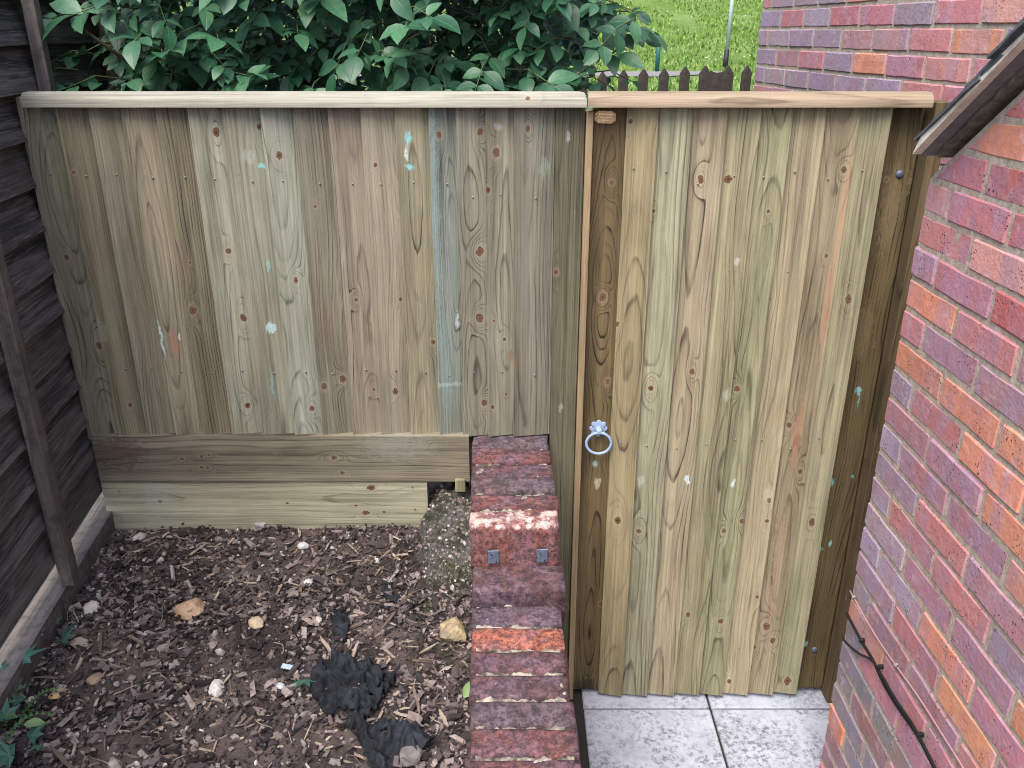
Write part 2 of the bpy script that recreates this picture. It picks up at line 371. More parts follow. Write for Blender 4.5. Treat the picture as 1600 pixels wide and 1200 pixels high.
# path of concrete slabs
path = kind(obj('path', box('path', .13, 1.6, -2.2, 1.2, -.05, -.012, M['dark_void'])), 'structure')
def slab(x0, x1, y0, y1, dz=0):
    g = .004; cx, cy = (x0+x1)/2, (y0+y1)/2
    o = obj('slab', box('slab', x0-cx+g, x1-cx-g, y0-cy+g, y1-cy-g, -.03, 0, M['slab'], .003), path, (cx, cy, dz))
    o.rotation_euler = (rnd.uniform(-.003, .003), rnd.uniform(-.003, .003), 0)
yj = onZ(1100, 1107, 0).y
for (x0, x1) in ((.222, .627), (.627, 1.035)):
    slab(x0, x1, yj, yj+.40); slab(x0, x1, yj-.6, yj, .001); slab(x0, x1, yj-1.2, yj-.6, .0); slab(x0, x1, yj-1.8, yj-1.2)
slab(1.035, 1.44, yj-.6, yj); slab(1.035, 1.44, yj, yj+.4)
# far lawn: level ground beyond the gate, then a grassy bank
GZ = .85
def lawn_z(x, y):
    b = max(0., y - 24.0 - .6*nz(x*.2, 3))
    return GZ + .05*nz(x*.3, y*.3) + b*.36 + (.25*nz(x*.5, y*.5, 2)*min(1, b/3))
def grass_mat():
    m, T = material('lawn'); co = objco(T)
    c = T.mix(T.mapr(T.noise(co, .9, 5., .6), .4, .62), (.13, .22, .035, 1), (.20, .29, .075, 1))
    c = T.mix(T.mapr(T.noise(T.mul(co, (1, .5, 1)), 3.5, 5., .7), .52, .74, 0, .75), c, (.24, .23, .12, 1))
    c = T.mix(T.mapr(T.noise(co, 9., 5., .75), .40, .62, 0, .45), c, (.08, .165, .02, 1))
    finish(T, c, .9, T.bump(T.noise(co, 14., 5., .8), 1., .12)); return m
M['lawn'] = grass_mat()
xs = [-120, -60, -30] + [-12 + .6*i for i in range(61)] + [50, 120]
ys = [1.9, 2.5, 3.2] + [4 + 1.0*i for i in range(18)] + [22 + .5*i for i in range(36)] + [42, 46, 52, 60, 80, 120]
kind(obj('lawn', mesh('lawn', [(x, y, lawn_z(x, y)) for y in ys for x in xs], grid_faces(len(xs)-1, len(ys)-1), True, M['lawn'])), 'structure')
fp = [(x, y, lawn_z(x, y)+.03) for x, y in ((-30, 22.2), (4.0, 22.4), (5.6, 23.3), (6.2, 24.0), (3.8, 24.1), (-30, 23.9))]
kind(obj('far_path', mesh('far_path', fp, [(0, 1, 2, 3, 4, 5)], mat=M['tarmac'])), 'structure')
# grass tufts on bank and lawn
gv, gf = [], []
g_ = random.Random(3)
for i in range(34000):
    y = g_.uniform(22.5, 36) if i % 4 else g_.uniform(5, 22.5)
    x = g_.uniform(.0, .40)*(y+D) + g_.uniform(-1, 1)
    if 22.1 < y < 24.2 and x < 6: continue
    if nz(x*.8, y*.8, 9) < -.35: continue
    z = lawn_z(x, y); a = g_.uniform(0, 6.28); h = g_.uniform(.05, .13); wd = g_.uniform(.02, .05); b = len(gv)
    dx, dy = math.cos(a)*wd, math.sin(a)*wd; lx, ly = g_.uniform(-.06, .06), g_.uniform(-.06, .06)
    gv += [(x-dx, y-dy, z-.01), (x+dx, y+dy, z-.01), (x+lx, y+ly, z+h)]; gf.append((b, b+1, b+2))
litter('grass_blade', [(0, (.09, .18, .022, 1)), (.5, (.14, .25, .045, 1)), (.85, (.21, .30, .08, 1)), (1, (.30, .29, .15, 1))], .8, 5., .2)
tag(kind(obj('grass', mesh('grass', gv, gf, mat=M['grass_blade'])), 'stuff'), 'bright green grass tufts growing on the bank beyond the picket fence', 'grass')
dv, df = [], []
for i in range(120):                                     # daisies
    y = g_.uniform(24.5, 34); x = g_.uniform(.0, .40)*(y+D); z = lawn_z(x, y)+.12; b = len(dv)
    dv += [(x-.016, y, z), (x, y-.01, z-.012), (x+.016, y, z), (x, y+.015, z+.018)]; df.append((b, b+1, b+2, b+3))
simple('daisy', (.75, .75, .72, 1), .8)
tag(kind(obj('daisies', mesh('daisies', dv, df, mat=M['daisy'])), 'stuff'), 'tiny white daisies scattered over the sunlit grass bank', 'flowers')

# ------------------------------------------------------------------ brick walls
PAL = {'p': (.38, .20, .225), 'b': (.33, .245, .305), 'r': (.47, .135, .12), 'o': (.60, .245, .155), 's': (.60, .29, .23), 'd': (.27, .155, .16), 'g': (.23, .205, .225), 'k': (.48, .19, .20)}
def brick_mesh(name, L, W, Ht, seed, mat, bev=.0042, jit=.0024):
    """box with broken arrises: x = length, y = depth (face at y=0), z = height; origin at left bottom front"""
    bm = bmesh.new(); r = random.Random(seed)
    vs = [bm.verts.new(p) for p in box_v(0, L, 0, W, 0, Ht)]
    for f in BOXF: bm.faces.new([vs[i] for i in f])
    bmesh.ops.subdivide_edges(bm, edges=[e for e in bm.edges if abs(e.verts[0].co.x - e.verts[1].co.x) > .01], cuts=3)
    bmesh.ops.bevel(bm, geom=[e for e in bm.edges if e.calc_face_angle(0) > .5], offset=bev, segments=1, affect='EDGES', clamp_overlap=True)
    so = r.random()*40
    for v in bm.verts:
        p = v.co
        v.co = p + Vector((nz(p.z*60+so, p.y*30), .6*nz(p.x*30, p.z*60, so), nz(p.x*26+so, p.y*40, 3)))*jit*1.3 + Vector((r.uniform(-1, 1), r.uniform(-.5, .5), r.uniform(-1, 1)))*jit*.35
    return from_bm(name, bm, False, mat)
def shade(c, r, v=.12):
    k = 1 + r.uniform(-v, v); return (c[0]*k, c[1]*k*(1+r.uniform(-.06, .06)), c[2]*k*(1+r.uniform(-.08, .08)), 1)

# outbuilding on the right: its side wall faces the path, corner near the gate
WX, WYc = .871, -.33
PZ, JZ = .0702, 1.688
outb = thing('brick_outbuilding', 'red and purple brick outbuilding wall beside the path with a sloping slate roof edge', 'outbuilding', (WX, WYc, 0))
VX = .81                                                     # verge overhang plane
tipv = onX(1428, 221, VX); upv = onX(1600, 36, VX)
slope = (upv.z - tipv.z)/(tipv.y - upv.y)
def verge_z(y): return tipv.z + (tipv.y - y)*slope           # lower slate line
y_end = -2.35
prof = [(WYc-.006, -.02), (WYc-.006, verge_z(WYc)-.05), (y_end, verge_z(y_end)-.05), (y_end, -.02)]
v = [(WX+.0032, y, z) for y, z in prof] + [(WX+1.2, y, z) for y, z in prof]
obj('mortar', mesh('mortar', [(a-WX, b-WYc, c) for a, b, c in v], [(0,1,2,3),(7,6,5,4),(0,4,5,1),(1,5,6,2),(2,6,7,3),(3,7,4,0)], mat=M['mortar']), outb, (WX, WYc, 0))
full = [brick_mesh('brick_full', .2115, .10, PZ-.0085, 10+i, M['brick']) for i in range(6)]
half = [brick_mesh('brick_half', .1015, .10, PZ-.0085, 30+i, M['brick']) for i in range(4)]
rows_c = {-3: 'rrro', -2: 'rrrr', -1: 'korr', 0: 'krrr', 1: 'skrr', 2: 'ksrk', 3: 'pkrr', 4: 'okpr', 5: 'kppp', 6: 'ooop', 7: 'bkop', 8: 'ppor', 9: 'bppo', 10: 'bkpp', 11: 'bkkb', 12: 'bppo', 13: 'bbok', 14: 'bkop', 15: 'bdpo', 16: 'skkp', 17: 'gkkb', 18: 'gggk', 19: 'gdpk', 20: 'ggdp', 21: 'oggd', 22: 'dogg', 23: 'dggd'}
br = random.Random(5)
def verge_cut(me0, name, L, y0, z0):
    """brick trimmed along the raking line under the roof"""
    bm = bmesh.new(); bm.from_mesh(me0)
    # brick local: x along -y world
    co = Vector((0, 0, verge_z(y0) - .068 - z0)); no = Vector((-slope, 0, 1)).normalized()
    r = bmesh.ops.bisect_plane(bm, geom=bm.verts[:]+bm.edges[:]+bm.faces[:], plane_co=co, plane_no=no, clear_outer=True)
    ed = [e for e in bm.edges if e.is_boundary]
    if ed: bmesh.ops.contextual_create(bm, geom=ed)
    if len(bm.verts) < 4: bm.free(); return None
    return from_bm(name, bm, False, M['brick'])
for k in range(-12, 25):
    zb = JZ - PZ*k + .004; y = WYc; i = 0; cs = rows_c.get(k, 'rkrrp')
    while y > -1.75:
        hb = (i == 0 and k % 2 == 1); L = .1015 if hb else .2115
        me = (half if hb else full)[br.randrange(4 if hb else 6)]
        ztop = zb + PZ
        if zb < verge_z(y) + slope*L - .06:
            if ztop > verge_z(y) - .06: me = verge_cut(me, 'brick_cut', L, y, zb)
            if me is not None:
                o = obj('brick', me, outb, (WX + br.uniform(-.0015, .0025), y - .0015, zb + br.uniform(-.0012, .0012)), (0, 0, -math.pi/2))
                ch = cs[i] if i < len(cs) else br.choice('prkbop')
                o.color = shade(PAL[ch], br)
        y -= L + .0085; i += 1
# verge: cream barge board, soffit, mortar fillet, slates
ang = math.atan(slope)
def along(s, up, x):     # s metres up the slope from the tip, up = perpendicular lift
    return (x, tipv.y - s*math.cos(ang) - up*math.sin(ang), tipv.z + s*math.sin(ang) - 0 + up*math.cos(ang))
def slope_bar(name, s0, s1, u0, u1, x0, x1, mat, skew0=0.0, n=10, wob=.0):
    v, f = [], []; r = random.Random(int(s0*1e4) + int(u0*1e4))
    for i in range(n+1):
        s = s0 + (s1-s0)*i/n
        a = r.uniform(-wob, wob); b = r.uniform(-wob, wob)
        for (u, x) in ((u0+a, x0+b), (u0+a, x1), (u1+b, x1), (u1+b, x0+a)):
            sk = skew0*(1 if u == u0+a else 0)*(1-i/n)
            p = along(s+sk, u, x); v.append((p[0]-WX, p[1]-WYc, p[2]))
    for i in range(n):
        for k in range(4): f.append((i*4+k, i*4+(k+1) % 4, (i+1)*4+(k+1) % 4, (i+1)*4+k))
    f += [(3, 2, 1, 0), tuple(n*4+k for k in range(4))]
    return obj(name, mesh(name, v, f, mat=mat), outb, (WX, WYc, 0))
SL = 2.6
slope_bar('barge_board', .020, SL, -.046, -.003, VX+.005, VX+.024, M['cream_board'], n=40, wob=.0012)
slope_bar('soffit', .018, SL, -.049, -.030, VX+.025, WX+.09, M['soffit'], n=8)
slope_bar('mortar_fillet', .06, SL, -.078, -.050, WX-.010, WX+.06, M['old_mortar_fillet'], n=60, wob=.004)
# slates
GA = .092
def slate_mesh(seed, L=.235, W=.25, T_=.0055):
    r = random.Random(seed); n = 6; v, f = [], []
    for i in range(n+1):
        x = L*i/n
        e = r.uniform(-.003, .003)
        for (y, z) in ((e, 0), (W, 0), (W, T_), (e + r.uniform(-.001, .001), T_)): v.append((x, y, z))
    for i in range(n):
        for k in range(4): f.append((i*4+k, (i+1)*4+k, (i+1)*4+(k+1) % 4, i*4+(k+1) % 4))
    f += [(0, 1, 2, 3), (n*4+3, n*4+2, n*4+1, n*4)]
    return mesh('slate', v, f, mat=M['slate'])
sl = [slate_mesh(60+i) for i in range(5)]
s_ = random.Random(9)
def put_slate(s, u, x, me, tilt):
    o = obj('slate', me, outb, along(s, u, x))
    # local x -> up the slope (-y, +z); local y -> +x; local z -> normal
    ex = Vector((0, -math.cos(ang), math.sin(ang))); ey = Vector((1, 0, 0)); ez = ex.cross(ey)
    if ez.z < 0: ez = -ez
    R = Matrix((ex, ey, ez)).transposed().to_3x3()
    if R.determinant() < 0: R = Matrix((ex, -ey, ez)).transposed().to_3x3()
    o.rotation_euler = (R @ Matrix.Rotation(-tilt, 3, 'Y')).to_euler()
    return o
for r_ in range(24):
    s = r_*GA
    for c_ in range(5):
        x = VX + s_.uniform(-.006, .006) + c_*.252 + (0 if r_ % 2 == 0 else -.0)
        put_slate(s, .001 + s_.uniform(0, .002), x, sl[s_.randrange(5)], -.055)
    if r_ in (1, 2):                                            # undercloak slate showing below the tail
        put_slate(s+.045, -.0095, VX+.006, sl[s_.randrange(5)], .0)

# neighbour house wall behind the gate
HN = thing('brick_house', 'purple and orange brick house wall behind the gate, right of the grass bank', 'house', (1.08, 4.0-D, 0), (0, 0, math.atan2(-(2.52-4.0), (1.235-1.08)) * -1))
# local x runs from the far corner toward the camera; local y into the wall
hz0, hp = 1.985, .0745
obj('mortar', box('mortar', .003, 2.9, .0035, 1.5, -.05, 3.0, M['mortar']), HN, (0, 0, 0))
hb_f = [brick_mesh('brick_full', .213, .10, hp-.010, 70+i, M['brick'], .004) for i in range(5)]
hb_h = [brick_mesh('brick_half', .101, .10, hp-.010, 80+i, M['brick'], .004) for i in range(3)]
hr = random.Random(21)
for k in range(-9, 27):
    zb = hz0 - hp*k + .005; x = 0; i = 0
    while x < (2.2 if k < 6 else 2.0):
        hb = (i == 0 and k % 2 == 1); L = .101 if hb else .213
        if k >= 6 and x < 1.2: x += L + .0115; i += 1; continue            # hidden behind the gate
        o = obj('brick', (hb_h if hb else hb_f)[hr.randrange(3 if hb else 5)], HN, (x, hr.uniform(-.002, .002), zb + hr.uniform(-.0015, .0015)))
        o.color = shade(PAL[hr.choice('bbbpk' if x < .7 else 'pkobssk')], hr)
        x += L + .0115; i += 1
obj('eaves_band', box('eaves_band', 0, 2.9, -.02, 1.5, 3.0, 3.1, M['cream_board']), HN, (0, 0, 0))

# ------------------------------------------------------------------ low garden wall with brick-on-edge coping
lw = thing('garden_wall', 'low stepped garden wall of weathered bricks set on edge, between soil bed and path', 'garden wall', (0, -.5, 0))
lr = random.Random(14)
def wall_left(y): return -.111 + .036*(-y)
def old_brick(y0, y1, ztop, hgt, colr, dx=0.0, dz=0.0, rough=.0028, flakes=()):
    """brick on edge across the wall: dense enough to show worn arrises"""
    bm = bmesh.new(); seed = lr.random()*50
    Lx, Ly, Lz = (.208 if ztop > .8 else .196) + lr.uniform(-.003, .003), y1-y0, hgt
    x0 = wall_left((y0+y1)/2) + dx
    bmesh.ops.create_cube(bm, size=1.0)
    bmesh.ops.subdivide_edges(bm, edges=bm.edges[:], cuts=7, use_grid_fill=True)
    for v in bm.verts:
        p = v.co; q = Vector((p.x*Lx, p.y*Ly, p.z*Lz))
        # round the arrises
        rad = .0045; cl = Vector((max(-Lx/2+rad, min(Lx/2-rad, q.x)), max(-Ly/2+rad, min(Ly/2-rad, q.y)), max(-Lz/2+rad, min(Lz/2-rad, q.z))))
        dd = q - cl
        if dd.length > 1e-6:
            m_ = max(abs(dd.x), abs(dd.y), abs(dd.z)); q = cl + dd.normalized()*min(dd.length, rad) * (m_/rad)
        n = Vector((nz(q.x*40+seed, q.y*40, q.z*40), nz(q.x*40, q.y*40+seed, q.z*40), nz(q.x*40, q.y*40, q.z*40+seed)))
        v.co = q + n*rough + Vector((0, 0, .004*nz(q.x*9+seed, q.y*9)))
    o = obj('brick', from_bm('brick', bm, True, M['old_brick']), lw, (x0+Lx/2, (y0+y1)/2, ztop-hgt/2+dz), (lr.uniform(-.02, .02), lr.uniform(-.012, .012), lr.uniform(-.02, .02)))
    o.color = shade(colr, lr, .1); return o
ZU, ZS, ZL = .93, .83, .785
C1, C2, C3, C4 = (.16, .070, .070), (.27, .082, .068), (.155, .115, .13), (.80, .23, .11)
edges = [676, 702, 724, 746, 770, 795]
ya = [onZ(800, e, ZU).y for e in edges]
for i, c in enumerate((C3, C2, C1, C3, C2)):
    old_brick(ya[i+1]+.006, ya[i]-.005, ZU, .10, c, dz=(.001, .005, -.002, .004, -.001)[i])
old_brick(ya[0]+.004, ya[0]+.07, ZU-.004, .10, C1)
ys0, ys1 = onZ(800, 798, ZU).y, onZ(800, 824, ZU).y
stepb = old_brick(ys1, ys0-.004, ZU+.004, .118, (.50, .17, .13), dx=-.002); stepb.data.materials[0] = M['step_brick']; stepb['label'] = 'red step brick with pale mortar smears on its top'
yb = onZ(800, 918, ZS).y
old_brick(yb, ys1+.03, ZS-.004, .10, C1, dx=.003)
yc_ = onZ(800, 944, ZL).y
edges = [944, 978, 1014, 1050, 1091, 1135, 1182, 1232, 1290, 1350, 1420]
ya2 = [onZ(800, e, ZL).y for e in edges]
for i, c in enumerate((C3, C4, C1, C1, C3, C2, C2, C1, C2, C1)):
    old_brick(ya2[i+1]+.0055, ya2[i]-.0045, ZL, .10, c, dx=lr.uniform(-.002, .002), dz=lr.uniform(-.002, .002))
# lumpy mortar under and between the coping, and the wall's courses below
def lumpy(name, y0, y1, ztop, zb, mat, amp=.009):
    nxx, nyy = 44, max(6, int((y1-y0)/.006)); v = []
    for j in range(nyy+1):
        y = y0+(y1-y0)*j/nyy
        for i in range(nxx+1):
            x = wall_left(y) + .010 + (.188 if ztop > .8 else .176)*i/nxx
            v.append((x, y+.5, ztop + amp*nz(x*45, y*45, 3) + amp*.7*nz(x*130, y*130, 8)))
    f = grid_faces(nxx, nyy); b = len(v)
    # skirt
    v += [(v[0][0], v[0][1], zb), (v[nxx][0], v[nxx][1], zb), (v[nyy*(nxx+1)+nxx][0], v[nyy*(nxx+1)+nxx][1], zb), (v[nyy*(nxx+1)][0], v[nyy*(nxx+1)][1], zb)]
    f += [tuple(range(nxx, -1, -1)) + (b, b+1), tuple(range(nyy*(nxx+1), nyy*(nxx+1)+nxx+1)) + (b+2, b+3),
          tuple(j*(nxx+1) for j in range(nyy+1)) + (b+3, b), tuple(j*(nxx+1)+nxx for j in range(nyy, -1, -1)) + (b+1, b+2)]
    return obj(name, mesh(name, v, f, True, mat), lw, (0, -.5, 0))
lumpy('mortar', ya[5]+.001, .09, ZU-.0085, .0, M['pale_mortar'])
lumpy('mortar', yb+.01, ya[5]+.001, ZS-.03, .0, M['pale_mortar'])
lumpy('mortar', ya2[-1], yb+.01, ZL-.0085, .0, M['pale_mortar'])
lb = [brick_mesh('brick_side', .209, .02, .064, 90+i, M['old_brick']) for i in range(4)]
for k in range(9):                                        # path-side face of the wall
    z = .684 - .074*(k+1) + .0; y = .08 - (.11 if k % 2 else 0)
    while y - .21 > ya2[-1]:
        o = obj('brick', lb[lr.randrange(4)], lw, (wall_left(y)+.214, y-.21, z), (0, 0, math.pi/2))
        o.color = shade(lr.choice((C1, C2, C3)), lr); y -= .22
# two metal clips on the step brick
for (px, py) in ((771, 868), (847, 866)):
    p = onY(px, py, ys1-.003)
    bm = bmesh.new(); hw, hh = .0125, .019
    vs = [bm.verts.new(q) for q in box_v(-hw, hw, -.003, .0, -hh, hh)]
    for f in BOXF: bm.faces.new([vs[i] for i in f])
    bmesh.ops.bevel(bm, geom=bm.edges[:], offset=.0008, segments=1, affect='EDGES')
    o = obj('metal_clip', from_bm('metal_clip', bm, False, M['clip_metal']), lw, p + Vector((0, -.004, 0)), (.12, lr.uniform(-.06, .06), .05))
    for dx, dz in ((-.004, .008), (.006, -.013)):
        obj('rivet', tube('rivet', [(dx, -.0030, dz), (dx, -.0045, dz)], .0018, 8, M['black_paint']), o, wloc(o))

# ------------------------------------------------------------------ dark lap fence on the left
LF = thing('lap_fence', 'dark weathered horizontal lap board fence running along the left of the soil bed', 'fence', (-1.205, .03, 0), (0, 0, math.atan(.122)))
# local +y runs away from the camera along the fence, local +x toward the bed
def slat_mesh(seed, y0, y1, hgt=.145, t0=.044, t1=.002):
    r = random.Random(seed); n = 60; v, f = [], []
    for i in range(n+1):
        y = y0+(y1-y0)*i/n
        wv = .004*nz(y*2.2+seed*7, seed) + .0020*nz(y*9+seed*3, 1) + .0012*nz(y*40, seed)
        for (x, z) in ((0, wv), (t0, wv), (t1+.0, hgt), (0, hgt)): v.append((x + .002*nz(y*3, z*9, seed), y, z))
    for i in range(n):
        for k in range(4): f.append((i*4+k, i*4+(k+1) % 4, (i+1)*4+(k+1) % 4, (i+1)*4+k))
    f += [(3, 2, 1, 0), tuple(n*4+k for k in range(4))]
    return mesh('slat', v, f)
def dark_wood(seed):
    m, T = material('dark_lap_wood'); co = objco(T)
    P = T.vec('ADD', T.mul(co, (1, 1, 1)), (seed*3.1, seed*1.7, seed*2.3))
    wv = T.noise(T.mul(P, (10, 2.6, 60)), 1., 4., .65, .6); fib = T.noise(T.mul(P, (60, 9, 420)), 1., 3., .7)
    c = T.mix(T.mapr(wv, .35, .66), (.030, .028, .027, 1), (.125, .110, .100, 1))
    c = T.mix(T.mapr(fib, .50, .72, 0, .75), c, (.27, .25, .235, 1))
    c = T.mix(T.mapr(T.noise(T.mul(P, (20, 6, 20)), 1., 4., .7), .58, .74, 0, .55), c, (.22, .20, .205, 1))
    c = T.mix(T.mapr(T.noise(P, 4., 3.), .5, .7, 0, .5), c, (.065, .048, .036, 1))
    finish(T, c, .75, T.bump(T.math('ADD', wv, fib), .7, .003)); T.b.inputs['Specular IOR Level'].default_value = .3
    return m
DW = [dark_wood(i) for i in range(4)]
zc0, dz_ = 1.62, .107
k = 0
zs = []
z = zc0 + 4*dz_
while z > .70: zs.append(z); z -= dz_
for i, z in enumerate(zs):
    me = slat_mesh(i+1, -1.9, 1.5); me.materials.append(DW[i % 4])
    obj('slat', me, LF, (-.012 + rnd.uniform(-.002, .002), 0, z))
gb = box('gravel_board', -.014, .042, -1.9, 1.5, .50, .70); gb.materials.append(wood('gravel_board_grey', (.135, .115, .098, 1), (.07, .058, .05, 1), 3.3, .02, .06, .03, 1.5, .008, .5, dirt=.6))
# board long axis along local y: rotate coordinates by building it in z and laying it down
gb = mesh('gravel_board', [(x, z, y) for x, y, z in [(-.014, a, b) for a, b in ()]] or box_v(-.014, .048, .50, .70, -1.9, 1.5), BOXF)
gb.materials.append(wood('gravel_board_grey', (.14, .12, .105, 1), (.07, .058, .05, 1), 3.3, .02, .06, .03, 1.5, .008, .5, dirt=.6))
gob = obj('gravel_board', gb, LF, (0, 0, 0)); gob.rotation_euler = (math.pi/2, 0, 0)
gob.matrix_basis = Matrix(((1,0,0,0),(0,0,-1,0),(0,1,0,0),(0,0,0,1)))
BATM = wood('batten_grey', (.14, .115, .10, 1), (.06, .05, .045, 1), 5.1, .02, .05, .02, 2, .006, .6, dirt=.5)
def batten(y, z0, z1, wd=.038, dp=.030, xb=.034):
    o = obj('batten', box('batten', 0, dp, -wd/2, wd/2, 0, z1-z0, BATM, .002), LF, (xb, y, z0)); return o
batten(.075, .72, 2.16, .036, .03); batten(.62, .72, 2.16, .05, .05); batten(-.405, .70, 1.95, .042, .032)
batten(1.2, .72, 2.16, .05, .05)

# ------------------------------------------------------------------ new feather-edge fence
GZB = .93
def board_mesh(name, wd, L, seed, tl=.027, tr=.0085, cover=.010, n=12, flip=False):
    """tapered board, thick at the left: front y<0; x across, z up"""
    r = random.Random(seed); v, f = [], []; W2 = wd + cover
    zb = r.uniform(-.0012, .0012)
    for i in range(n+1):
        z = L*i/n + (zb if i == 0 else 0); e0, e1 = r.uniform(-.0007, .0007), r.uniform(-.0007, .0007); b = .0009*nz(z*3, seed)
        tw = .0012*nz(z*1.3, seed*2.)
        for (x, y) in ((e0, -tl+b+tw), (W2+e1, -tr+b-tw), (W2+e1, -.003), (e0, -.010)): v.append((x, y, z))
    for i in range(n):
        for k in range(4): f.append((i*4+k, i*4+(k+1) % 4, (i+1)*4+(k+1) % 4, (i+1)*4+k))
    f += [(3, 2, 1, 0), tuple(n*4+k for k in range(4))]
    if flip: v = [(wd-x, y, z) for x, y, z in v]; f = [tuple(reversed(q)) for q in f]
    return mesh(name, v, f)
TURQ = (.22, .55, .56, 1)
NAIL = tube('nail', [(0, .002, 0), (0, -.0008, 0)], .0023, 8, M['nail'])
FN = thing('feather_edge_fence', 'new treated timber fence of vertical feather edge boards behind the soil bed', 'fence', (-.53, 0, .6))
fpx = [145,194,237.5,281,326.5,369,414,465,509,555,599,644,689,725,764,803,858]
FX = [onY(p, 678).x for p in fpx]
FT = onY(400, 160).z
# (light, dark, contrast, ringw) per board, in reflectance read from the boards
def WD(r, g, b, k=.62):
    m_ = (r+g+b)/3; q = .20; r, g, b = r+(m_-r)*q, g+(m_-g)*q, b+(m_-b)*q; return lin(r*.972, g*1.006, b*.992, k)
FB = [((135,122,98), (84,76,62), .7, .007), ((128,112,84), (88,80,58), .55, .006), ((142,123,98), (98,80,66), .5, .006), ((160,138,110), (112,90,74), .6, .0065), ((136,118,88), (76,66,48), .75, .007),
      ((170,160,136), (122,112,94), .55, .008), ((150,143,122), (104,98,82), .55, .007), ((170,166,148), (124,120,106), .55, .008), ((124,112,94), (74,66,56), .65, .007), ((150,128,108), (92,76,64), .75, .0055),
      ((156,136,112), (112,96,80), .45, .007), ((152,134,100), (98,86,62), .6, .007), ((134,138,128), (86,92,88), .55, .006), ((140,126,108), (82,74,62), .75, .006), ((146,136,114), (106,98,82), .45, .007), ((122,114,100), (78,72,64), .6, .0075)]
fk = [(338,207,10),(405,198,7),(357,392,8),(380,497,9),(387,633,9),(437,243,6),(463,438,5),(487,638,6),(303,483,7),(118,268,4),(686,210,5),(750,207,9),(775,238,7),(825,200,7),(750,393,9),(750,497,9),(757,630,9),(763,296,5),
      (677,535,7),(508,602,7),(536,592,9),(587,257,4),(618,611,6),(626,468,4),(204,632,5),(155,540,8),(493,322,4),(770,634,4),(106,402,5),(788,530,5),(557,468,4),(298,409,3),(584,609,4),(772,500,3),(791,616,3)]
fs = [(638,215,.009,.020,TURQ,1.),(636,240,.006,.018,(.55,.68,.66,1),.8),(640,260,.014,.007,TURQ,.95),(407,259,.013,.008,TURQ,.8),(424,512,.017,.020,(.42,.60,.58,1),.9),(255,528,.004,.055,(.42,.62,.60,1),.9),(273,535,.012,.055,(.42,.18,.12,1),.6),
      (281,528,.004,.012,(.6,.6,.6,1),.8),(681,330,.012,.36,(.22,.34,.34,1),.45),(697,560,.022,.20,(.18,.28,.28,1),.40),(706,420,.02,.10,(.13,.17,.18,1),.4),(700,600,.05,.008,(.4,.5,.48,1),.4),(779,197,.012,.012,(.42,.50,.48,1),.4),(715,500,.006,.03,(.5,.55,.55,1),.7),
      (420,415,.005,.02,TURQ,.5),(426,600,.004,.05,TURQ,.35),(110,300,.035,.14,(.12,.13,.055,1),.45),(390,245,.02,.02,(.4,.42,.36,1),.4),(850,262,.015,.03,(.26,.33,.25,1),.35),(537,400,.008,.03,(.38,.40,.42,1),.3),(160,515,.02,.04,(.34,.35,.32,1),.3),(800,555,.016,.02,(.2,.085,.05,1),.5),(804,565,.005,.014,(.28,.08,.05,1),.8)]
def on_board(lst, x0, x1, z0, bx, y=-.015):
    out = []
    for e in lst:
        p = onY(e[0], e[1], y)
        if x0 <= p.x < x1: out.append((p.x-bx, p.z-z0) + tuple(e[2:]))
    return out
wr = random.Random(33)
for i in range(16):
    x0, x1 = FX[i], FX[i+1]; wd = x1-x0; zb = GZB if i < 13 else onY(760, 676).z
    kn = [(a, b, r*.0010) for a, b, r in on_board(fk, x0, x1, zb, x0)]
    kn = [(a, b, r*wr.uniform(.75, 1.2)) for a, b, r in kn]
    sp = on_board(fs, x0, x1, zb, x0)
    L_, D_, ct, rw = FB[i]; L_ = tuple(a*.70 + b*.30 for a, b in zip(L_, (152, 142, 120)))
    m = wood('fence_board', WD(*L_, .90), WD(*D_, .36), 3.1+i*1.37, wr.choice((.5, .3, .7, -.25, 1.2))*wd, wr.choice((.045, .06, .09)), wr.uniform(.025, .05), wr.uniform(1.0, 2.0), rw, ct, kn, sp, tint=lin(*wr.choice(((128,128,98), (146,120,96), (140,138,122))), .55))
    me = board_mesh('board', wd, FT-zb+.015, i*3.3+.7, cover=(.010 if i < 15 else .0)); me.materials.append(m)
    b = obj('board', me, FN, (x0, 0, zb))
    for py in (272 + i*1.4 + (14 if i > 12 else 0), 574 + i*.4):
        p = onY(100, py); 
        obj('nail', NAIL, b, (x0+wd*wr.uniform(.45, .62), -.0195, p.z + wr.uniform(-.008, .008)))
# rails behind
obj('back_rail', box('back_rail', FX[0], .10, .0, .045, 1.55, 1.62, M['soffit']), FN, (0, 0, 0))
obj('back_rail', box('back_rail', FX[0], .10, .0, .045, 1.10, 1.17, M['soffit']), FN, (0, 0, 0))
# horizontal gravel boards: mesh built along z, laid on its side
def laid_board(name, xa, xb, z0, z1, yf, yb, parent, mat, bev=.0015, seed=1):
    L = xb-xa; hg = z1-z0; n = 14; v, f = [], []
    for i in range(n+1):
        s = L*i/n
        a = .0012*nz(s*4, seed)
        for (x, y) in ((0+a, yf+bev), (bev+a, yf+a), (hg-bev+a, yf+a), (hg+a, yf+bev), (hg+a, yb), (a, yb)): v.append((x, y, s))
    for i in range(n):
        for k in range(6): f.append((i*6+k, i*6+(k+1) % 6, (i+1)*6+(k+1) % 6, (i+1)*6+k))
    f += [tuple(range(5, -1, -1)), tuple(n*6+k for k in range(6))]
    me = mesh(name, v, f, mat=mat)
    o = obj(name, me, parent, (xa, 0, z0)); o.rotation_euler = Matrix(((0,0,1),(0,1,0),(1,0,0))).to_euler() if False else (0, 0, 0)
    return o
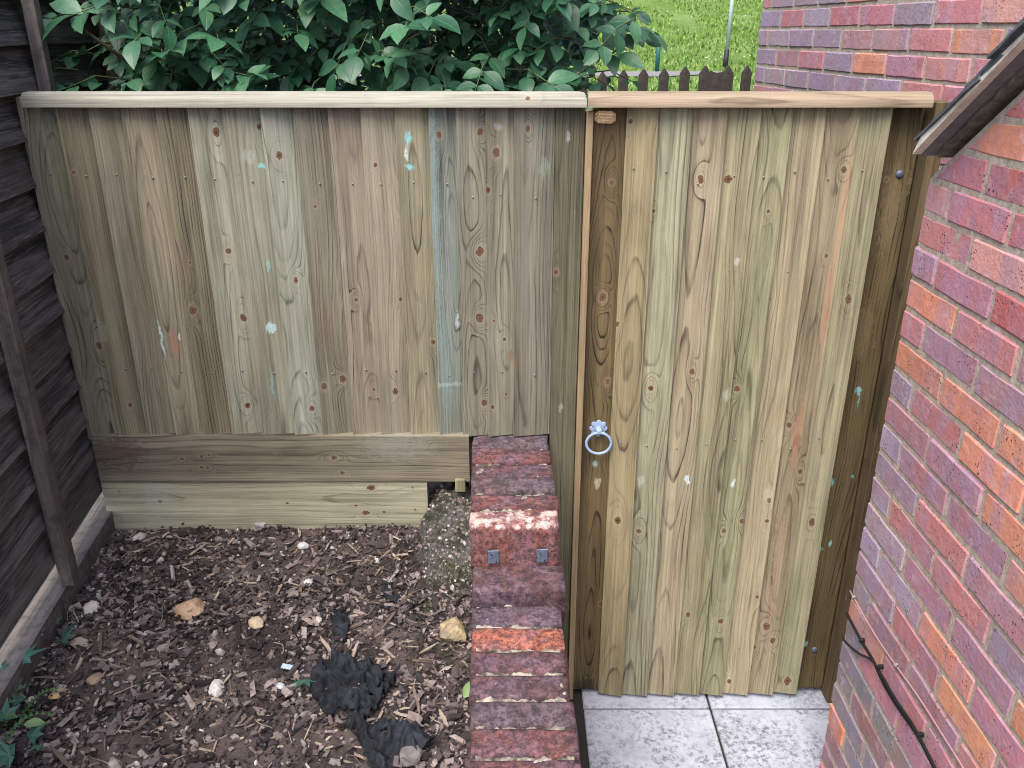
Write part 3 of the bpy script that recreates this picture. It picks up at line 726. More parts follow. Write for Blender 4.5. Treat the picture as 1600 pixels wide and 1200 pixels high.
def lay(o, xa, z0, parent):
    # local x -> world z, local z -> world x, local y -> world -y would mirror; use local x -> -z instead
    o.matrix_basis = Matrix.Translation(Vector((xa, 0, z0)) - wloc(parent)) @ Matrix(((0,0,1,0),(0,1,0,0),(-1,0,0,0),(0,0,0,1)))
zt, zm = onY(400, 680, -.03).z, onY(400, 752, -.03).z; zl = onY(400, 822, -.03).z
def bk(lst, xa, ztop, y=-.03):
    out = []
    for px, py, r in lst:
        p = onY(px, py, y); out.append((ztop-p.z, p.x-xa, r*.0009))
    return out
xa, xb = onY(147, 700, -.03).x, onY(733, 700, -.03).x
m = wood('gravel_board_new', WD(156,138,114,.70), WD(86,72,60,.42), 8.8, .05, .07, .03, 1.2, .0075, .65, bk([(316,712,4),(327,710,4),(316,729,5),(325,730,4),(285,716,4),(522,714,7),(535,738,6),(430,708,3)], xa, zt), [(.05,.06,.06,.10,(.07,.03,.03,1),.6),(.03,.85,.05,.12,(.30,.30,.27,1),.4)], tint=lin(134,120,102,.6))
o = laid_board('gravel_board', xa, xb, 0, zt-zm, -.034, -.006, FN, m); lay(o, xa, zt, FN)
xa2, xb2 = onY(163, 780, -.03).x, onY(668, 780, -.03).x
m = wood('gravel_board_pale', WD(196,180,148,.72), WD(140,124,100,.55), 12.2, .05, .08, .025, 1., .0075, .5, bk([(580,762,9),(572,801,8),(556,790,4),(250,784,5),(449,786,3),(600,800,4)], xa2, zm-.004), [(.05,.16,.08,.06,(.45,.46,.40,1),.3)], tint=lin(180,168,138,.66))
o = laid_board('gravel_board', xa2, xb2, 0, zm-.004-(zl-.07), -.030, -.004, FN, m, seed=5); lay(o, xa2, zm-.004, FN)
for px, py in ((176,688),(672,692),(640,690),(640,722),(186,768),(644,760),(648,795)):
    p = onY(px, py, -.034); obj('nail', NAIL, FN, p)
# capping rail: rounded front, weathered top
def rail(name, xa, xb, yf, yb, zb, mat, parent, miter=0.0, mit0=0.0):
    pr = [(yf, zb), (yf, zb+.017), (yf+.0015, zb+.0195), (yf+.012, zb+.0305), (yf+.016, zb+.0325), (yb-.003, zb+.0335), (yb, zb+.031), (yb, zb)]
    n = 24; v, f = [], []; m_ = len(pr)
    for i in range(n+1):
        for (y, z) in pr:
            sh = (y-yf)/(yb-yf)
            a, b = xa + mit0*sh, xb - miter*sh
            s = a + (b-a)*i/n
            v.append((zb+.03-z, y + .0008*nz(s*5, z*40), s-xa))
    for i in range(n):
        for k in range(m_): f.append((i*m_+k, i*m_+(k+1) % m_, (i+1)*m_+(k+1) % m_, (i+1)*m_+k))
    f += [tuple(range(m_-1, -1, -1)), tuple(n*m_+k for k in range(m_))]
    o = obj(name, mesh(name, v, f, True, mat), parent, (xa, 0, zb)); lay(o, xa, zb+.03, parent)
    sm = o.modifiers.new('edge', 'EDGE_SPLIT'); sm.split_angle = math.radians(40)
    return o
RF, RB = -.046, .004
zr = onY(500, 168, RF).z
m = wood('rail_pale', WD(206,192,172,.50), WD(165,150,132,.70), 21.3, .015, .05, .02, .9, .008, .6, [(.01, 1.19, .004)], tint=lin(180,174,162,.5))
rail('capping_rail', onY(32, 160, RF).x, onY(917, 160, RF).x, RF, RB, zr, m, FN, miter=.018)
# fence post and pale stop lath
px0, px1 = onY(868, 180, .0).x, onY(915, 180, .0).x
m = wood('post', WD(132,120,92,.60), WD(80,72,54,.5), 17.7, .0, .09, .02, 1.4, .0052, .75, [(.008, 1.40, .006), (.06, .35, .007)], [(.030,1.74,.006,.02,(.42,.40,.38,1),.6),(.03,1.02,.008,.02,(.36,.35,.30,1),.5)], tint=lin(120,126,92,.5))
obj('post', box('post', 0, px1-px0-.0015, -.012, .07, 0, zr+.001, m, .002), FN, (px0, 0, 0))
m = wood('lath', WD(196,158,116,.60), WD(150,112,80,.55), 19.1, .03, .06, .02, 1., .006, .4, tint=lin(170,140,104,.6))
lx0 = px1; lx1 = onY(927, 190, -.02).x
la = box('stop_lath', 0, lx1-lx0, -.024, .04, 0, zr-.012, m, .0012)
obj('stop_lath', la, FN, (lx0, 0, .0))

# ------------------------------------------------------------------ gate
gpx_t = [928,978,1026.5,1080,1134,1186,1234.5,1286.5,1339,1387.5,1447]
GXs = [onY(p, 185, -.005).x for p in gpx_t]
GB = onY(1100, 1083, 0).z + .012
GT = thing('timber_gate', 'tall new timber gate with ring handle between brick wall and fence', 'gate', ((GXs[0]+GXs[-1])/2, 0, 0))
gc = [((122,98,62), (70,52,30), .75, .0055), ((168,142,98), (116,98,64), .55, .008), ((170,158,124), (122,112,86), .55, .0075), ((178,154,120), (116,98,80), .65, .0085), ((164,148,108), (108,98,70), .6, .0085),
      ((162,150,108), (110,102,72), .6, .0085), ((182,158,120), (120,100,78), .55, .0085), ((176,150,114), (122,92,70), .6, .008), ((176,158,118), (116,102,76), .55, .009), ((112,90,56), (62,48,28), .65, .006)]
gk = [(957,287,7),(985,190,6),(1095,280,8),(1138,280,8),(1022,330,4),(1200,330,4),(943,468,9),(965,507,5),(1203,467,5),(1325,467,8),(1317,265,6),(1081,580,6),(1017,607,6),(1152,608,6),(965,813,10),(998,830,6),(1131,829,6),(1200,780,6),(1158,812,7),(1197,812,6),
      (1268,815,9),(1197,978,8),(1178,1012,7),(1207,999,6),(1075,960,6),(1125,970,8),(1233,665,6),(1249,735,6),(950,601,6),(1108,480,3),(1350,430,5),(1390,282,4),(1428,285,4),(1230,1063,9),(1093,1067,4),(1140,1065,5),(940,950,6),(1290,400,4),(1182,930,4)]
gs = [(931,730,.008,.014,(.25,.42,.36,1),.9),(934,760,.010,.022,(.40,.36,.26,1),.8),(1345,615,.008,.014,TURQ,.9),(1346,630,.003,.03,TURQ,.6),(1302,760,.011,.018,TURQ,.95),(1335,750,.006,.008,TURQ,.7),(1282,865,.012,.020,TURQ,.95),(1301,855,.006,.012,TURQ,.8),(1262,1012,.007,.016,TURQ,.8),
      (1073,748,.010,.016,(.52,.60,.62,1),.9),(1145,755,.006,.012,(.50,.70,.68,1),.9),(1001,752,.010,.02,(.40,.44,.36,1),.6),(1135,615,.012,.02,(.42,.44,.36,1),.5),(1316,330,.013,.16,(.42,.20,.12,1),.45),(1290,480,.011,.17,(.42,.19,.12,1),.5),(1245,680,.014,.12,(.44,.19,.12,1),.5),(1205,940,.010,.12,(.40,.18,.12,1),.4),(1215,860,.02,.16,(.42,.28,.20,1),.35),
      (1200,770,.018,.03,(.42,.38,.29,1),.6),(1395,330,.03,.13,(.20,.15,.08,1),.5),(1350,520,.035,.10,(.19,.14,.075,1),.5),(912,1080,.05,.05,(.014,.012,.012,1),.85),(1150,408,.010,.012,(.48,.46,.42,1),.6),(1330,1050,.05,.14,(.055,.042,.022,1),.5),(1115,880,.006,.05,(.20,.30,.20,1),.5)]
NZ = [308 if False else 274, 420, 690, 1018]
for i in range(10):
    x0, x1 = GXs[i], GXs[i+1]; wd = x1-x0
    stile = i in (0, 9)
    zb = GB + ([.0, -.003, -.002, -.001, 0, -.002, .002, .002, .003, .006][i])
    kn = [(a, b, r*.0011) for a, b, r in on_board(gk, x0, x1, zb, x0)]
    kn = [(a, b, r*wr.uniform(.75, 1.2)) for a, b, r in kn]
    sp = on_board(gs, x0, x1, zb, x0)
    L_, D_, ct, rw = gc[i]
    if not stile: L_ = tuple(a*.78 + b*.22 for a, b in zip(L_, (164, 151, 126)))
    m = wood('gate_board', WD(*L_,   .81 if not stile else .80), WD(*D_, .36), 51.7+i*2.13, wr.choice((.5, .45, .6, .3, 1.15))*wd, wr.choice((.05, .065, .09)), wr.uniform(.035, .06), wr.uniform(.9, 1.7), rw, ct, kn, sp, tint=lin(*wr.choice(((138,140,104), (150,130,96), (132,138,108))), .58) if not stile else lin(96,76,46,.5))
    if stile:
        me = box('stile', 0 if i == 0 else -.025, wd+.025 if i == 0 else wd-.0015, .004, .045, 0, zr-zb-.002, m, .0015)
        b = obj('stile', me, GT, (x0, 0, zb))
    else:
        me = board_mesh('board', wd, zr-zb-.001, 90+i*2.7, cover=(.008 if i > 1 else -.001), tl=.0240, tr=.0100, flip=True); me.materials.append(m)
        b = obj('board', me, GT, (x0, 0, zb))
        for k_, py in enumerate((274, 430, 690, 1012)):
            if k_ == 1 and i % 2: continue
            z_ = onY(1100, py).z
            for fx in ((.35, .75) if k_ in (0, 2) else (.5,)):
                obj('nail', NAIL, b, (x0 + wd*(fx + wr.uniform(-.05, .05)), -.0175, z_ + wr.uniform(-.02, .02)))
obj('back_brace', box('back_brace', GXs[0], GXs[-1], .046, .07, 1.5, 1.6, M['soffit']), GT, (0, 0, 0))
m = wood('rail_tan', WD(196,164,134,.54), WD(136,106,84,.45), 23.9, .02, .06, .02, .8, .007, .6, tint=lin(176,150,124,.5))
rail('capping_rail', onY(919, 160, RF).x, onY(1459, 160, RF).x, RF, RB, zr, m, GT, mit0=.003)
# bottom of the left stile: a near-black spot in its colour, from the gate spots
# ring handle: scalloped rose with ring
hp_ = onY(935, 669, .004)
bm = bmesh.new(); ring = []
for k_ in range(64):
    a = 2*math.pi*k_/64; r_ = .0205 + .0055*abs(math.cos(a*4))**.8; ring.append((r_*math.cos(a), r_*math.sin(a)))
lo = [bm.verts.new((x, .0, z)) for x, z in ring]; hi = [bm.verts.new((x*.93, -.0035, z*.93)) for x, z in ring]
c_ = bm.verts.new((0, -.006, 0))
for k_ in range(64):
    k2 = (k_+1) % 64; bm.faces.new((lo[k_], lo[k2], hi[k2], hi[k_])); bm.faces.new((hi[k_], hi[k2], c_))
bmesh.ops.recalc_face_normals(bm, faces=bm.faces[:])
rose = obj('handle_rose', from_bm('handle_rose', bm, False, M['galv']), GT, hp_ + Vector((0, -.001, 0)))
rose['label'] = 'scalloped blue grey metal handle rose'
boss = tube('handle_boss', [(0, -.003, 0), (0, -.012, 0), (0, -.020, -.002), (0, -.024, -.004)], [.012, .0095, .009, .006], 16, M['galv'])
obj('handle_boss', boss, rose, hp_)
rp = [(.0345*math.sin(a)*1.0, -.022 + .010*(1-math.cos(a))*.5 * -0.3, -.0315*(1-math.cos(a)) - .004) for a in [2*math.pi*i/40 for i in range(40)]]
obj('handle_ring', tube('handle_ring', rp, .0040, 10, M['galv'], closed=True), rose, hp_)
for a in (.4, 2.7):
    obj('screw', tube('screw', [(0, 0, 0), (0, -.0045, 0)], .0024, 8, M['bolt_grey']), rose, hp_ + Vector((.017*math.cos(a), -.001, .017*math.sin(a))))
# coach bolt heads
bv, bf = [], []
for j in range(5):
    for k_ in range(16):
        t = j/4*math.pi/2; a = 2*math.pi*k_/16; bv.append((.0105*math.cos(t)*math.cos(a), -.006*math.sin(t), .0105*math.cos(t)*math.sin(a)))
bolt = mesh('bolt_head', bv, [(j*16+k_, j*16+(k_+1) % 16, (j+1)*16+(k_+1) % 16, (j+1)*16+k_) for j in range(4) for k_ in range(16)], True, M['bolt_grey'])
for px, py in ((1406, 272), (1273, 1015)): obj('bolt_head', bolt, GT, onY(px, py, .0035))
# brass maker's plate, octagonal, with worn raised lettering
pc = onY(945.5, 183, -.003)
hw, hh, ch = .0255, .0145, .009
oc = [(-hw, -hh+ch*.7), (-hw+ch, -hh), (hw-ch, -hh), (hw, -hh+ch*.7), (hw, hh-ch*.7), (hw-ch, hh), (-hw+ch, hh), (-hw, hh-ch*.7)]
pv = [(x, 0, z) for x, z in oc] + [(x, -.0015, z) for x, z in oc] + [(x*.94, -.0015, z*.92) for x, z in oc] + [(x*.92, -.0010, z*.9) for x, z in oc]
pf = [(i+8*j, (i+1) % 8+8*j, (i+1) % 8+8*(j+1), i+8*(j+1)) for j in range(3) for i in range(8)] + [tuple(range(24, 32))]
plate = obj('brass_plate', mesh('brass_plate', pv, pf, mat=M['brass']), GT, pc + Vector((0, -.0002, 0)), (0, .03, 0)); plate['label'] = 'small octagonal brass plate with worn lettering'
pr_ = random.Random(2)
lv, lf = [], []
for row, (z, h_, xa_, xb_) in enumerate(((.0065, .0040, -.015, .015), (.0, .0030, -.019, .018), (-.0075, .0046, -.016, .016))):
    x = xa_
    while x < xb_:
        wdt = pr_.uniform(.0008, .0016); hk = h_*pr_.uniform(.6, 1.)
        b = len(lv); lv += box_v(x, x+wdt, -.0019, -.0008, z-hk/2, z+hk/2); lf += [tuple(q+b for q in f) for f in BOXF]; x += wdt + pr_.uniform(.0006, .0022)
lt = obj('lettering', mesh('lettering', lv, lf, mat=M['brass_letter']), plate, pc); lt['kind'] = 'stuff'
for sx in (-1, 1): obj('plate_screw', tube('plate_screw', [(0, 0, 0), (0, -.0028, 0)], .0018, 8, M['nail']), plate, pc + Vector((sx*.0215, 0, .002)))
# hinge-side frame post
fx0, fx1 = GXs[-1]+.003, 1.035
m = wood('frame_post', WD(132,106,72,.55), WD(84,66,44,.5), 27.3, .02, .06, .02, 1.3, .0065, .6, [(.02, .9, .006), (.015, .55, .005)], tint=lin(104,88,62,.5))
fpst = obj('gate_frame_post', box('gate_frame_post', 0, fx1-fx0, -.040, .06, 0, zr+.012, m, .002), None, (fx0, 0, .0))
tag(fpst, 'narrow brown timber post hinging the gate beside the brick outbuilding', 'post')

# ------------------------------------------------------------------ cables and pipe on the outbuilding wall
def wall_line(pts, off): return [onX(px, py, WX-off) for px, py in pts]
def smooth_pts(P, n=10):
    out = []
    for i in range(len(P)-1):
        p0, p1, p2, p3 = P[max(i-1, 0)], P[i], P[i+1], P[min(i+2, len(P)-1)]
        for k_ in range(n):
            t = k_/n; out.append(.5*((2*p1) + (p2-p0)*t + (2*p0-5*p1+4*p2-p3)*t*t + (3*p1-p0-3*p2+p3)*t**3))
    return out + [P[-1]]
c1 = smooth_pts(wall_line([(1323,958),(1330,972),(1346,1002),(1364,1032),(1382,1070),(1405,1108),(1434,1150),(1462,1205),(1490,1262)], .006))
cb = thing('cable', 'thick black cable clipped along the lower brick outbuilding wall', 'cable', c1[0])
obj('cable_run', tube('cable_run', [p-c1[0] for p in c1], .0038, 8, M['cable']), cb, c1[0])
for px, py in ((1345,1001),(1374,1042),(1436,1148)):
    p = onX(px, py, WX-.010); obj('cable_clip', box('cable_clip', -.004, .010, -.004, .004, -.006, .006, M['black_paint'], .002), cb, p)
c2 = smooth_pts(wall_line([(1316,992),(1321,1003),(1340,1020),(1362,1032),(1378,1056),(1400,1094),(1428,1136),(1455,1188),(1480,1240)], .010))
cb2 = thing('cable', 'thin black cable that loops up to join the thick cable on brick wall', 'cable', c2[0])
obj('cable_run', tube('cable_run', [p-c2[0] for p in c2], .0030, 8, M['cable']), cb2, c2[0])
p1_ = smooth_pts(wall_line([(1328,923),(1366,990),(1400,1040),(1437,1092),(1475,1152),(1506,1202),(1540,1262)], .004), 4)
pp = thing('thin_pipe', 'thin pinkish pipe pinned level along the brick outbuilding wall above the black cable', 'pipe', p1_[0])
obj('pipe_run', tube('pipe_run', [p-p1_[0] for p in p1_], .0024, 8, M['pipe']), pp, p1_[0])
for px, py in ((1334,934),(1400,1040)):
    obj('pipe_clip', box('pipe_clip', -.005, .004, -.004, .004, -.006, .006, M['pale_mortar'], .002), pp, onX(px, py, WX-.006))

# ================================================================== SHRUB BEHIND THE FENCE
def leaf_mesh(name, L, W, fold, curl, mat, seg=5, seed=0, serr=.0):
    """ovate pointed leaf: base at the origin, tip along +y, face up +z"""
    prof = [0, .62, .98, .95, .62, .0] if seg == 5 else [0, .5, .85, 1., .93, .72, .40, .0]
    n = len(prof)-1; r = random.Random(seed); v, f, uv = [], [], []
    for i in range(n+1):
        t = i/n; y = L*t; zc_ = -curl*L*t*t; hw_ = W/2*prof[i]
        for s in (-1, 0, 1):
            v.append((s*hw_*(1+r.uniform(-.05, .05)), y + (r.uniform(-.01, .01)*L if s else 0), zc_ + (fold*hw_ if s else 0) + r.uniform(-.02, .02)*W)); uv.append((.5+s*.5*prof[i], t))
    for i in range(n):
        a = i*3
        if i == 0: f += [(1, 4, 3), (1, 5, 4)]
        elif i == n-1: f += [(a, a+1, a+4), (a+1, a+2, a+4)]
        else: f += [(a, a+1, a+4, a+3), (a+1, a+2, a+5, a+4)]
    me = mesh(name, v, f, True, mat)
    ul = me.uv_layers.new(name='UVMap'); li = np.zeros(len(me.loops), dtype=np.int32); me.loops.foreach_get('vertex_index', li)
    ul.data.foreach_set('uv', np.array(uv, dtype=np.float32)[li].ravel())
    return me
LV = [leaf_mesh('leaf', .076, .049, .28, .22, M['shrub_leaf'], 7, 1), leaf_mesh('leaf', .082, .046, .18, .38, M['shrub_leaf'], 7, 2), leaf_mesh('leaf', .064, .044, .35, .15, M['shrub_leaf'], 7, 3), leaf_mesh('leaf', .092, .050, .22, .30, M['shrub_leaf'], 7, 4)]
YV = [leaf_mesh('young_leaf', .050, .024, .35, .25, M['young_leaf'], 7, 6), leaf_mesh('young_leaf', .042, .022, .3, .4, M['young_leaf'], 7, 7)]
shrub = thing('leafy_shrub', 'large dark green leafy shrub hanging over the back of the new fence', 'shrub', (-.35, 1.2, GZ))
q_ = random.Random(77)
leaves = []      # (matrix, variant, young)
stems = []
def basis(fwd, up):
    f = fwd.normalized(); s = f.cross(up)
    if s.length < 1e-4: s = f.cross(Vector((1, 0, 0)))
    s.normalize(); u = s.cross(f)
    return Matrix((s, f, u)).transposed().to_4x4()
def compound(p, out, n=5, size=1.0, young=False):
    """a pinnate leaf: stalk from p towards out, leaflets in pairs and one at the tip"""
    out = out.normalized(); L = .15*size*q_.uniform(.8, 1.2)
    up = (Vector((0, -.35, .8)) + Vector((q_.uniform(-.4, .4), q_.uniform(-.4, .4), q_.uniform(-.3, .3)))).normalized()
    side = out.cross(up).normalized(); tip = p + out*L + Vector((0, 0, -.25*L))
    stems.append((p, p.lerp(tip, .5) + Vector((0, 0, .02*size)), tip))
    def one(at, d, sc_):
        d = d + Vector((q_.uniform(-.25, .25), q_.uniform(-.25, .25), q_.uniform(-.35, .15)))
        u2 = up + Vector((q_.uniform(-.35, .35), q_.uniform(-.35, .35), q_.uniform(-.2, .2)))
        leaves.append((Matrix.Translation(at) @ basis(d, u2) @ Matrix.Scale(sc_*size, 4), q_.randrange(4), young))
    one(tip, out + Vector((0, 0, -.3)), q_.uniform(.95, 1.2))
    for j in range((n-1)//2):
        at = p.lerp(tip, .85 - .38*j)
        for s in (-1, 1): one(at, out*.65 + side*s, q_.uniform(.75, 1.05))
# fill the crown: an uneven mass above and behind the fence
cnt = 0
while cnt < 2500:
    y = .16 + 1.7*q_.random()**(1.3 if cnt < 1900 else .5)
    yy = y + D
    px = q_.uniform(20, 1000); py = q_.uniform(-330, 175)
    edge = 955 + 60*nz(py*.012, 3.) - max(0, py-60)*.55
    if px > edge - 20: continue
    if px < 150 and py < 60 and q_.random() < .75 and not (py < 5 and px > 105): continue
    if px < 110 and y < .35: continue
    gap = nz(px*.011, py*.016, y*2.2)
    if gap < -.22 and y < .6: continue
    p = onY(px, py, y)
    if p.z < 1.45 or p.x < -1.19 - .122*y + .05: continue
    dirn = Vector((q_.uniform(-.9, .9), -.75 + q_.uniform(-.4, .5), q_.uniform(-.45, .35)))
    compound(p - dirn.normalized()*.12, dirn, 5 if q_.random() < .7 else 7, q_.choice((q_.uniform(.5, .75), q_.uniform(.7, 1.0)))); cnt += 1
# extra sprays seen in front of the lap fence and against the lawn
for px, py, y, dx, sz, yg in ((75,105,.20,-1,.62,True),(62,92,.22,-.8,.5,True),(110,80,.28,-.7,.95,False),(150,70,.34,-.5,1.,False),(150,118,.20,-.6,.95,False),(130,12,.25,-.8,.95,False),(190,20,.3,.6,1.,False),(170,5,.24,-.4,1.05,False),
                             (965,30,.55,1,.95,False),(985,45,.6,1,.75,False),(935,70,.5,.5,.9,False),(955,110,.5,.9,.9,True),(935,120,.6,.5,.9,True),(940,20,.5,.5,1.,False),(955,5,.7,.6,1.,True),(975,12,.75,.8,.9,True),(905,130,.3,.4,.8,False),(690,128,.16,0,.62,False),(650,10,.2,.4,1.,False)):
    p = onY(px, py, y); compound(p - Vector((dx, -.3, .1)).normalized()*.07, Vector((dx, -.45, .1)), 5, sz, yg)
# nearest, largest leaves in the frame are objects, the rest one mass
cand = []
for idx, (mt, vi, yg) in enumerate(leaves):
    c = mt @ Vector((0, .04, 0)); a = proj(c)
    if 0 <= a[0] <= 1600 and -10 <= a[1] <= 143: cand.append((c.y, idx))
cand.sort(); front = set(i for _, i in cand[:290])
mv, mf, muv, mm = [], [], [], []
cache = {}
for mt, vi, yg, idx in [(a, b, c, i) for i, (a, b, c) in enumerate(leaves)]:
    me = YV[vi % 2] if yg else LV[vi]
    if idx in front:
        o = bpy.data.objects.new('leaf', me); col.objects.link(o); o.parent = shrub; o.matrix_basis = Matrix.Translation(-shrub.location) @ mt
    else:
        if me.name not in cache:
            cache[me.name] = ([v.co.copy() for v in me.vertices], [tuple(p.vertices) for p in me.polygons], [u.uv[:] for u in me.uv_layers[0].data])
        vs, fs_, us = cache[me.name]; b = len(mv)
        mv += [mt @ v_ for v_ in vs]; mf += [tuple(k_+b for k_ in f_) for f_ in fs_]; muv += us
me = mesh('foliage', [v_ - shrub.location for v_ in mv], mf, True, M['shrub_leaf'])
ul = me.uv_layers.new(name='UVMap'); ul.data.foreach_set('uv', np.array(muv, dtype=np.float32).ravel())
kind(obj('foliage', me, shrub, shrub.location), 'stuff')
tv, tf = [], []
def add_tube(pts, r0, r1, n=5):
    m_ = tube('t', pts, [r0 + (r1-r0)*i/(len(pts)-1) for i in range(len(pts))], n); b = len(tv)
    tv.extend(v_.co - shrub.location for v_ in m_.vertices); tf.extend(tuple(k_+b for k_ in p_.vertices) for p_ in m_.polygons); bpy.data.meshes.remove(m_)
for a, b_, c in stems: add_tube((a, b_, c), .0022, .0012, 4)
kind(obj('leaf_stalks', mesh('leaf_stalks', tv, tf, True, M['green_stem']), shrub, shrub.location), 'stuff')
for k_ in range(9):
    bx = -1.1 + .17*k_ + q_.uniform(-.08, .08); by = q_.uniform(.7, 1.3)
    pts = [Vector((bx*.5-.15, 1.2, GZ-.05))]
    tgt = Vector((bx, by-.45, 1.95 + q_.uniform(0, .35)))
    for t in (.3, .6, .85, 1.): pts.append(pts[0].lerp(tgt, t) + Vector((q_.uniform(-.05, .05), q_.uniform(-.05, .05), .12*math.sin(t*3))))
    obj('branch', tube('branch', [p-shrub.location for p in pts], [.022, .016, .011, .007, .004], 7, M['stem']), shrub, shrub.location)

# ------------------------------------------------------------------ picket fence, pole, bollard
PKY = 5.2 - D
PF = thing('picket_fence', 'old dark brown wooden picket fence with pointed tops behind the gate', 'fence', (onY(1050, 140, PKY).x, PKY, GZ))
simple('picket_wood', (.030, .022, .019, 1), .85, c2=(.060, .050, .044, 1), scale=30, bump=.5)
def picket(px, py, wpx, flat=False):
    p = onY(px, py, PKY); wd = wpx/F*(p.y+D)*CS; z0 = GZ-.05 - p.z
    v2 = [(-wd/2, z0), (wd/2, z0), (wd/2, -.045*wd/.07), (.004, 0), (-.004, 0), (-wd/2, -.045*wd/.07)]
    if flat: v2 = [(-wd/2, z0), (wd/2, z0), (wd/2, .012), (wd*.30, .0), (0, -.004), (-wd*.3, .002), (-wd/2, .010)]
    n = len(v2); v = [(x, 0, z) for x, z in v2] + [(x, .018, z) for x, z in v2]
    f = [tuple(range(n)), tuple(range(2*n-1, n-1, -1))] + [(i, i+n, (i+1) % n+n, (i+1) % n) for i in range(n)]
    obj('wide_board' if flat else 'picket', mesh('picket', v, f, mat=M['picket_wood']), PF, p + Vector((0, .002 if flat else rnd.uniform(-.0, .0), 0)), (0, rnd.uniform(-.015, .015), 0))
for px, py in ((879,108),(911,110),(942,112),(975,109),(1006.5,107.5),(1038.5,107),(1071.5,104),(1168.5,103),(1200,102)): picket(px, py, 15.5)
picket(1103, 103, 18); picket(1139, 103, 17); picket(1122, 113, 23, True)
for z in (1.55, 1.15): obj('rail', box('rail', onY(860, 140, PKY).x, onY(1215, 140, PKY).x, PKY+.02, PKY+.06, z-.04, z+.04, M['picket_wood']), PF, (0, 0, 0))
pb = onZ(1132, 112, GZ+.05); 
LP = thing('lamp_pole', 'thin pale metal pole with black base on the grass bank', 'pole', pb)
tp = onY(1150.5, -60, pb.y); bt = onY(1136, 78, pb.y)
obj('shaft', tube('shaft', [bt-pb, tp-pb], .055, 12, M['pole_paint']), LP, pb)
obj('base', tube('base', [Vector((0, 0, -.1)), bt-pb], .075, 12, M['black_paint']), LP, pb)
bb = onZ(1026, 114, GZ+.03)
bo = thing('bollard', 'dark green metal post standing on the path below the grass bank', 'bollard', bb)
th_ = onY(1030, 63, bb.y)
obj('post', tube('post', [Vector((0, 0, -.05)), th_-bb], .062, 12, M['green_paint']), bo, bb)
obj('side_bracket', box('side_bracket', -.12, -.05, -.03, .03, -.08, -.02, M['black_paint'], .01), bo, th_)

# ================================================================== SOIL BED LITTER
K = random.Random(41)
def chips(n, lx, wx, tx, tilt, area=None, jit=.42, lift=.6):
    v, f = [], []
    for i in range(n):
        x, y = K.uniform(-1.40, -.09), K.uniform(-1.35, -.03)
        if x < -1.19 - .122*y + .03: continue
        if area and not area(x, y): continue
        l, wd, t = K.uniform(*lx)*K.uniform(.6, 1.2), K.uniform(*wx), K.uniform(*tx)
        R = Euler((K.gauss(0, tilt), K.gauss(0, tilt), K.uniform(0, 6.28))).to_matrix(); o = Vector((x, y, soil_z(x, y) + t*lift + K.random()**3*.012)); b = len(v)
        for p in box_v(-l/2, l/2, -wd/2, wd/2, -t/2, t/2):
            q = Vector((p[0]*(1+K.uniform(-jit, jit)), p[1]*(1+K.uniform(-jit, jit)*1.6), p[2]*(1+K.uniform(-jit, jit)))); v.append(o + R @ q)
        f += [tuple(q+b for q in fc) for fc in BOXF]
    return v, f
bare = lambda x, y: (nz(x*4.2, y*4.2, 6) > -.02 + .25*(y > -.35)) or K.random() < .22
v, f = chips(16000, (.006, .020), (.003, .009), (.0015, .004), .35, bare)
v2, f2 = chips(1900, (.018, .046), (.006, .014), (.003, .008), .25, bare)
b0 = len(v); v += v2; f += [tuple(q+b0 for q in t) for t in f2]
tag(kind(obj('bark_chips', mesh('bark_chips', v, f, mat=M['bark'])), 'stuff'), 'dark brown bark chips strewn thickly over the soil bed', 'bark chips')
v, f = chips(1700, (.010, .045), (.0015, .006), (.0015, .004), .20, lambda x, y: nz(x*3, y*3, 12) > -.25)
tag(kind(obj('wood_splinters', mesh('wood_splinters', v, f, mat=M['splinter'])), 'stuff'), 'pale wood splinters and twigs scattered among the bark', 'wood splinters')
ico = bmesh.new(); bmesh.ops.create_icosphere(ico, subdivisions=1, radius=1); iv = [v_.co.copy() for v_ in ico.verts]; fi = [tuple(v_.index for v_ in f_.verts) for f_ in ico.faces]; ico.free()
v, f = [], []
for i in range(2400):
    x, y = K.uniform(-1.35, -.09), K.uniform(-1.3, -.03)
    if x < -1.19 - .122*y + .03: continue
    s = K.uniform(.0018, .0052) if K.random() < .85 else K.uniform(.006, .011)
    sc3 = Vector((s*K.uniform(.7, 1.4), s*K.uniform(.7, 1.2), s*K.uniform(.5, .8))); R = Euler((K.uniform(0, 6), K.uniform(0, 6), K.uniform(0, 6))).to_matrix(); o = Vector((x, y, soil_z(x, y) + s*.3 + K.random()**2*.006)); b = len(v)
    v += [o + R @ Vector((p.x*sc3.x*K.uniform(.8, 1.2), p.y*sc3.y*K.uniform(.8, 1.2), p.z*sc3.z*K.uniform(.8, 1.2))) for p in iv]; f += [tuple(q+b for q in fc) for fc in fi]
cv_, cf_ = chips(9000, (.002, .006), (.002, .005), (.0015, .004), .6, lambda x, y: nz(x*5, y*5, 2) > -.3)
litter('crumb', [(0, (.020, .014, .013, 1)), (.6, (.055, .040, .034, 1)), (1, (.12, .085, .07, 1))])
tag(kind(obj('soil_crumbs', mesh('soil_crumbs', cv_, cf_, mat=M['crumb'])), 'stuff'), 'fine dark crumbs of earth between the bark chips', 'soil crumbs')
tag(kind(obj('pebbles', mesh('pebbles', v, f, False, M['pebble'])), 'stuff'), 'small pale pebbles and grit mixed into the bark and soil', 'pebbles')
tw_v, tw_f = [], []
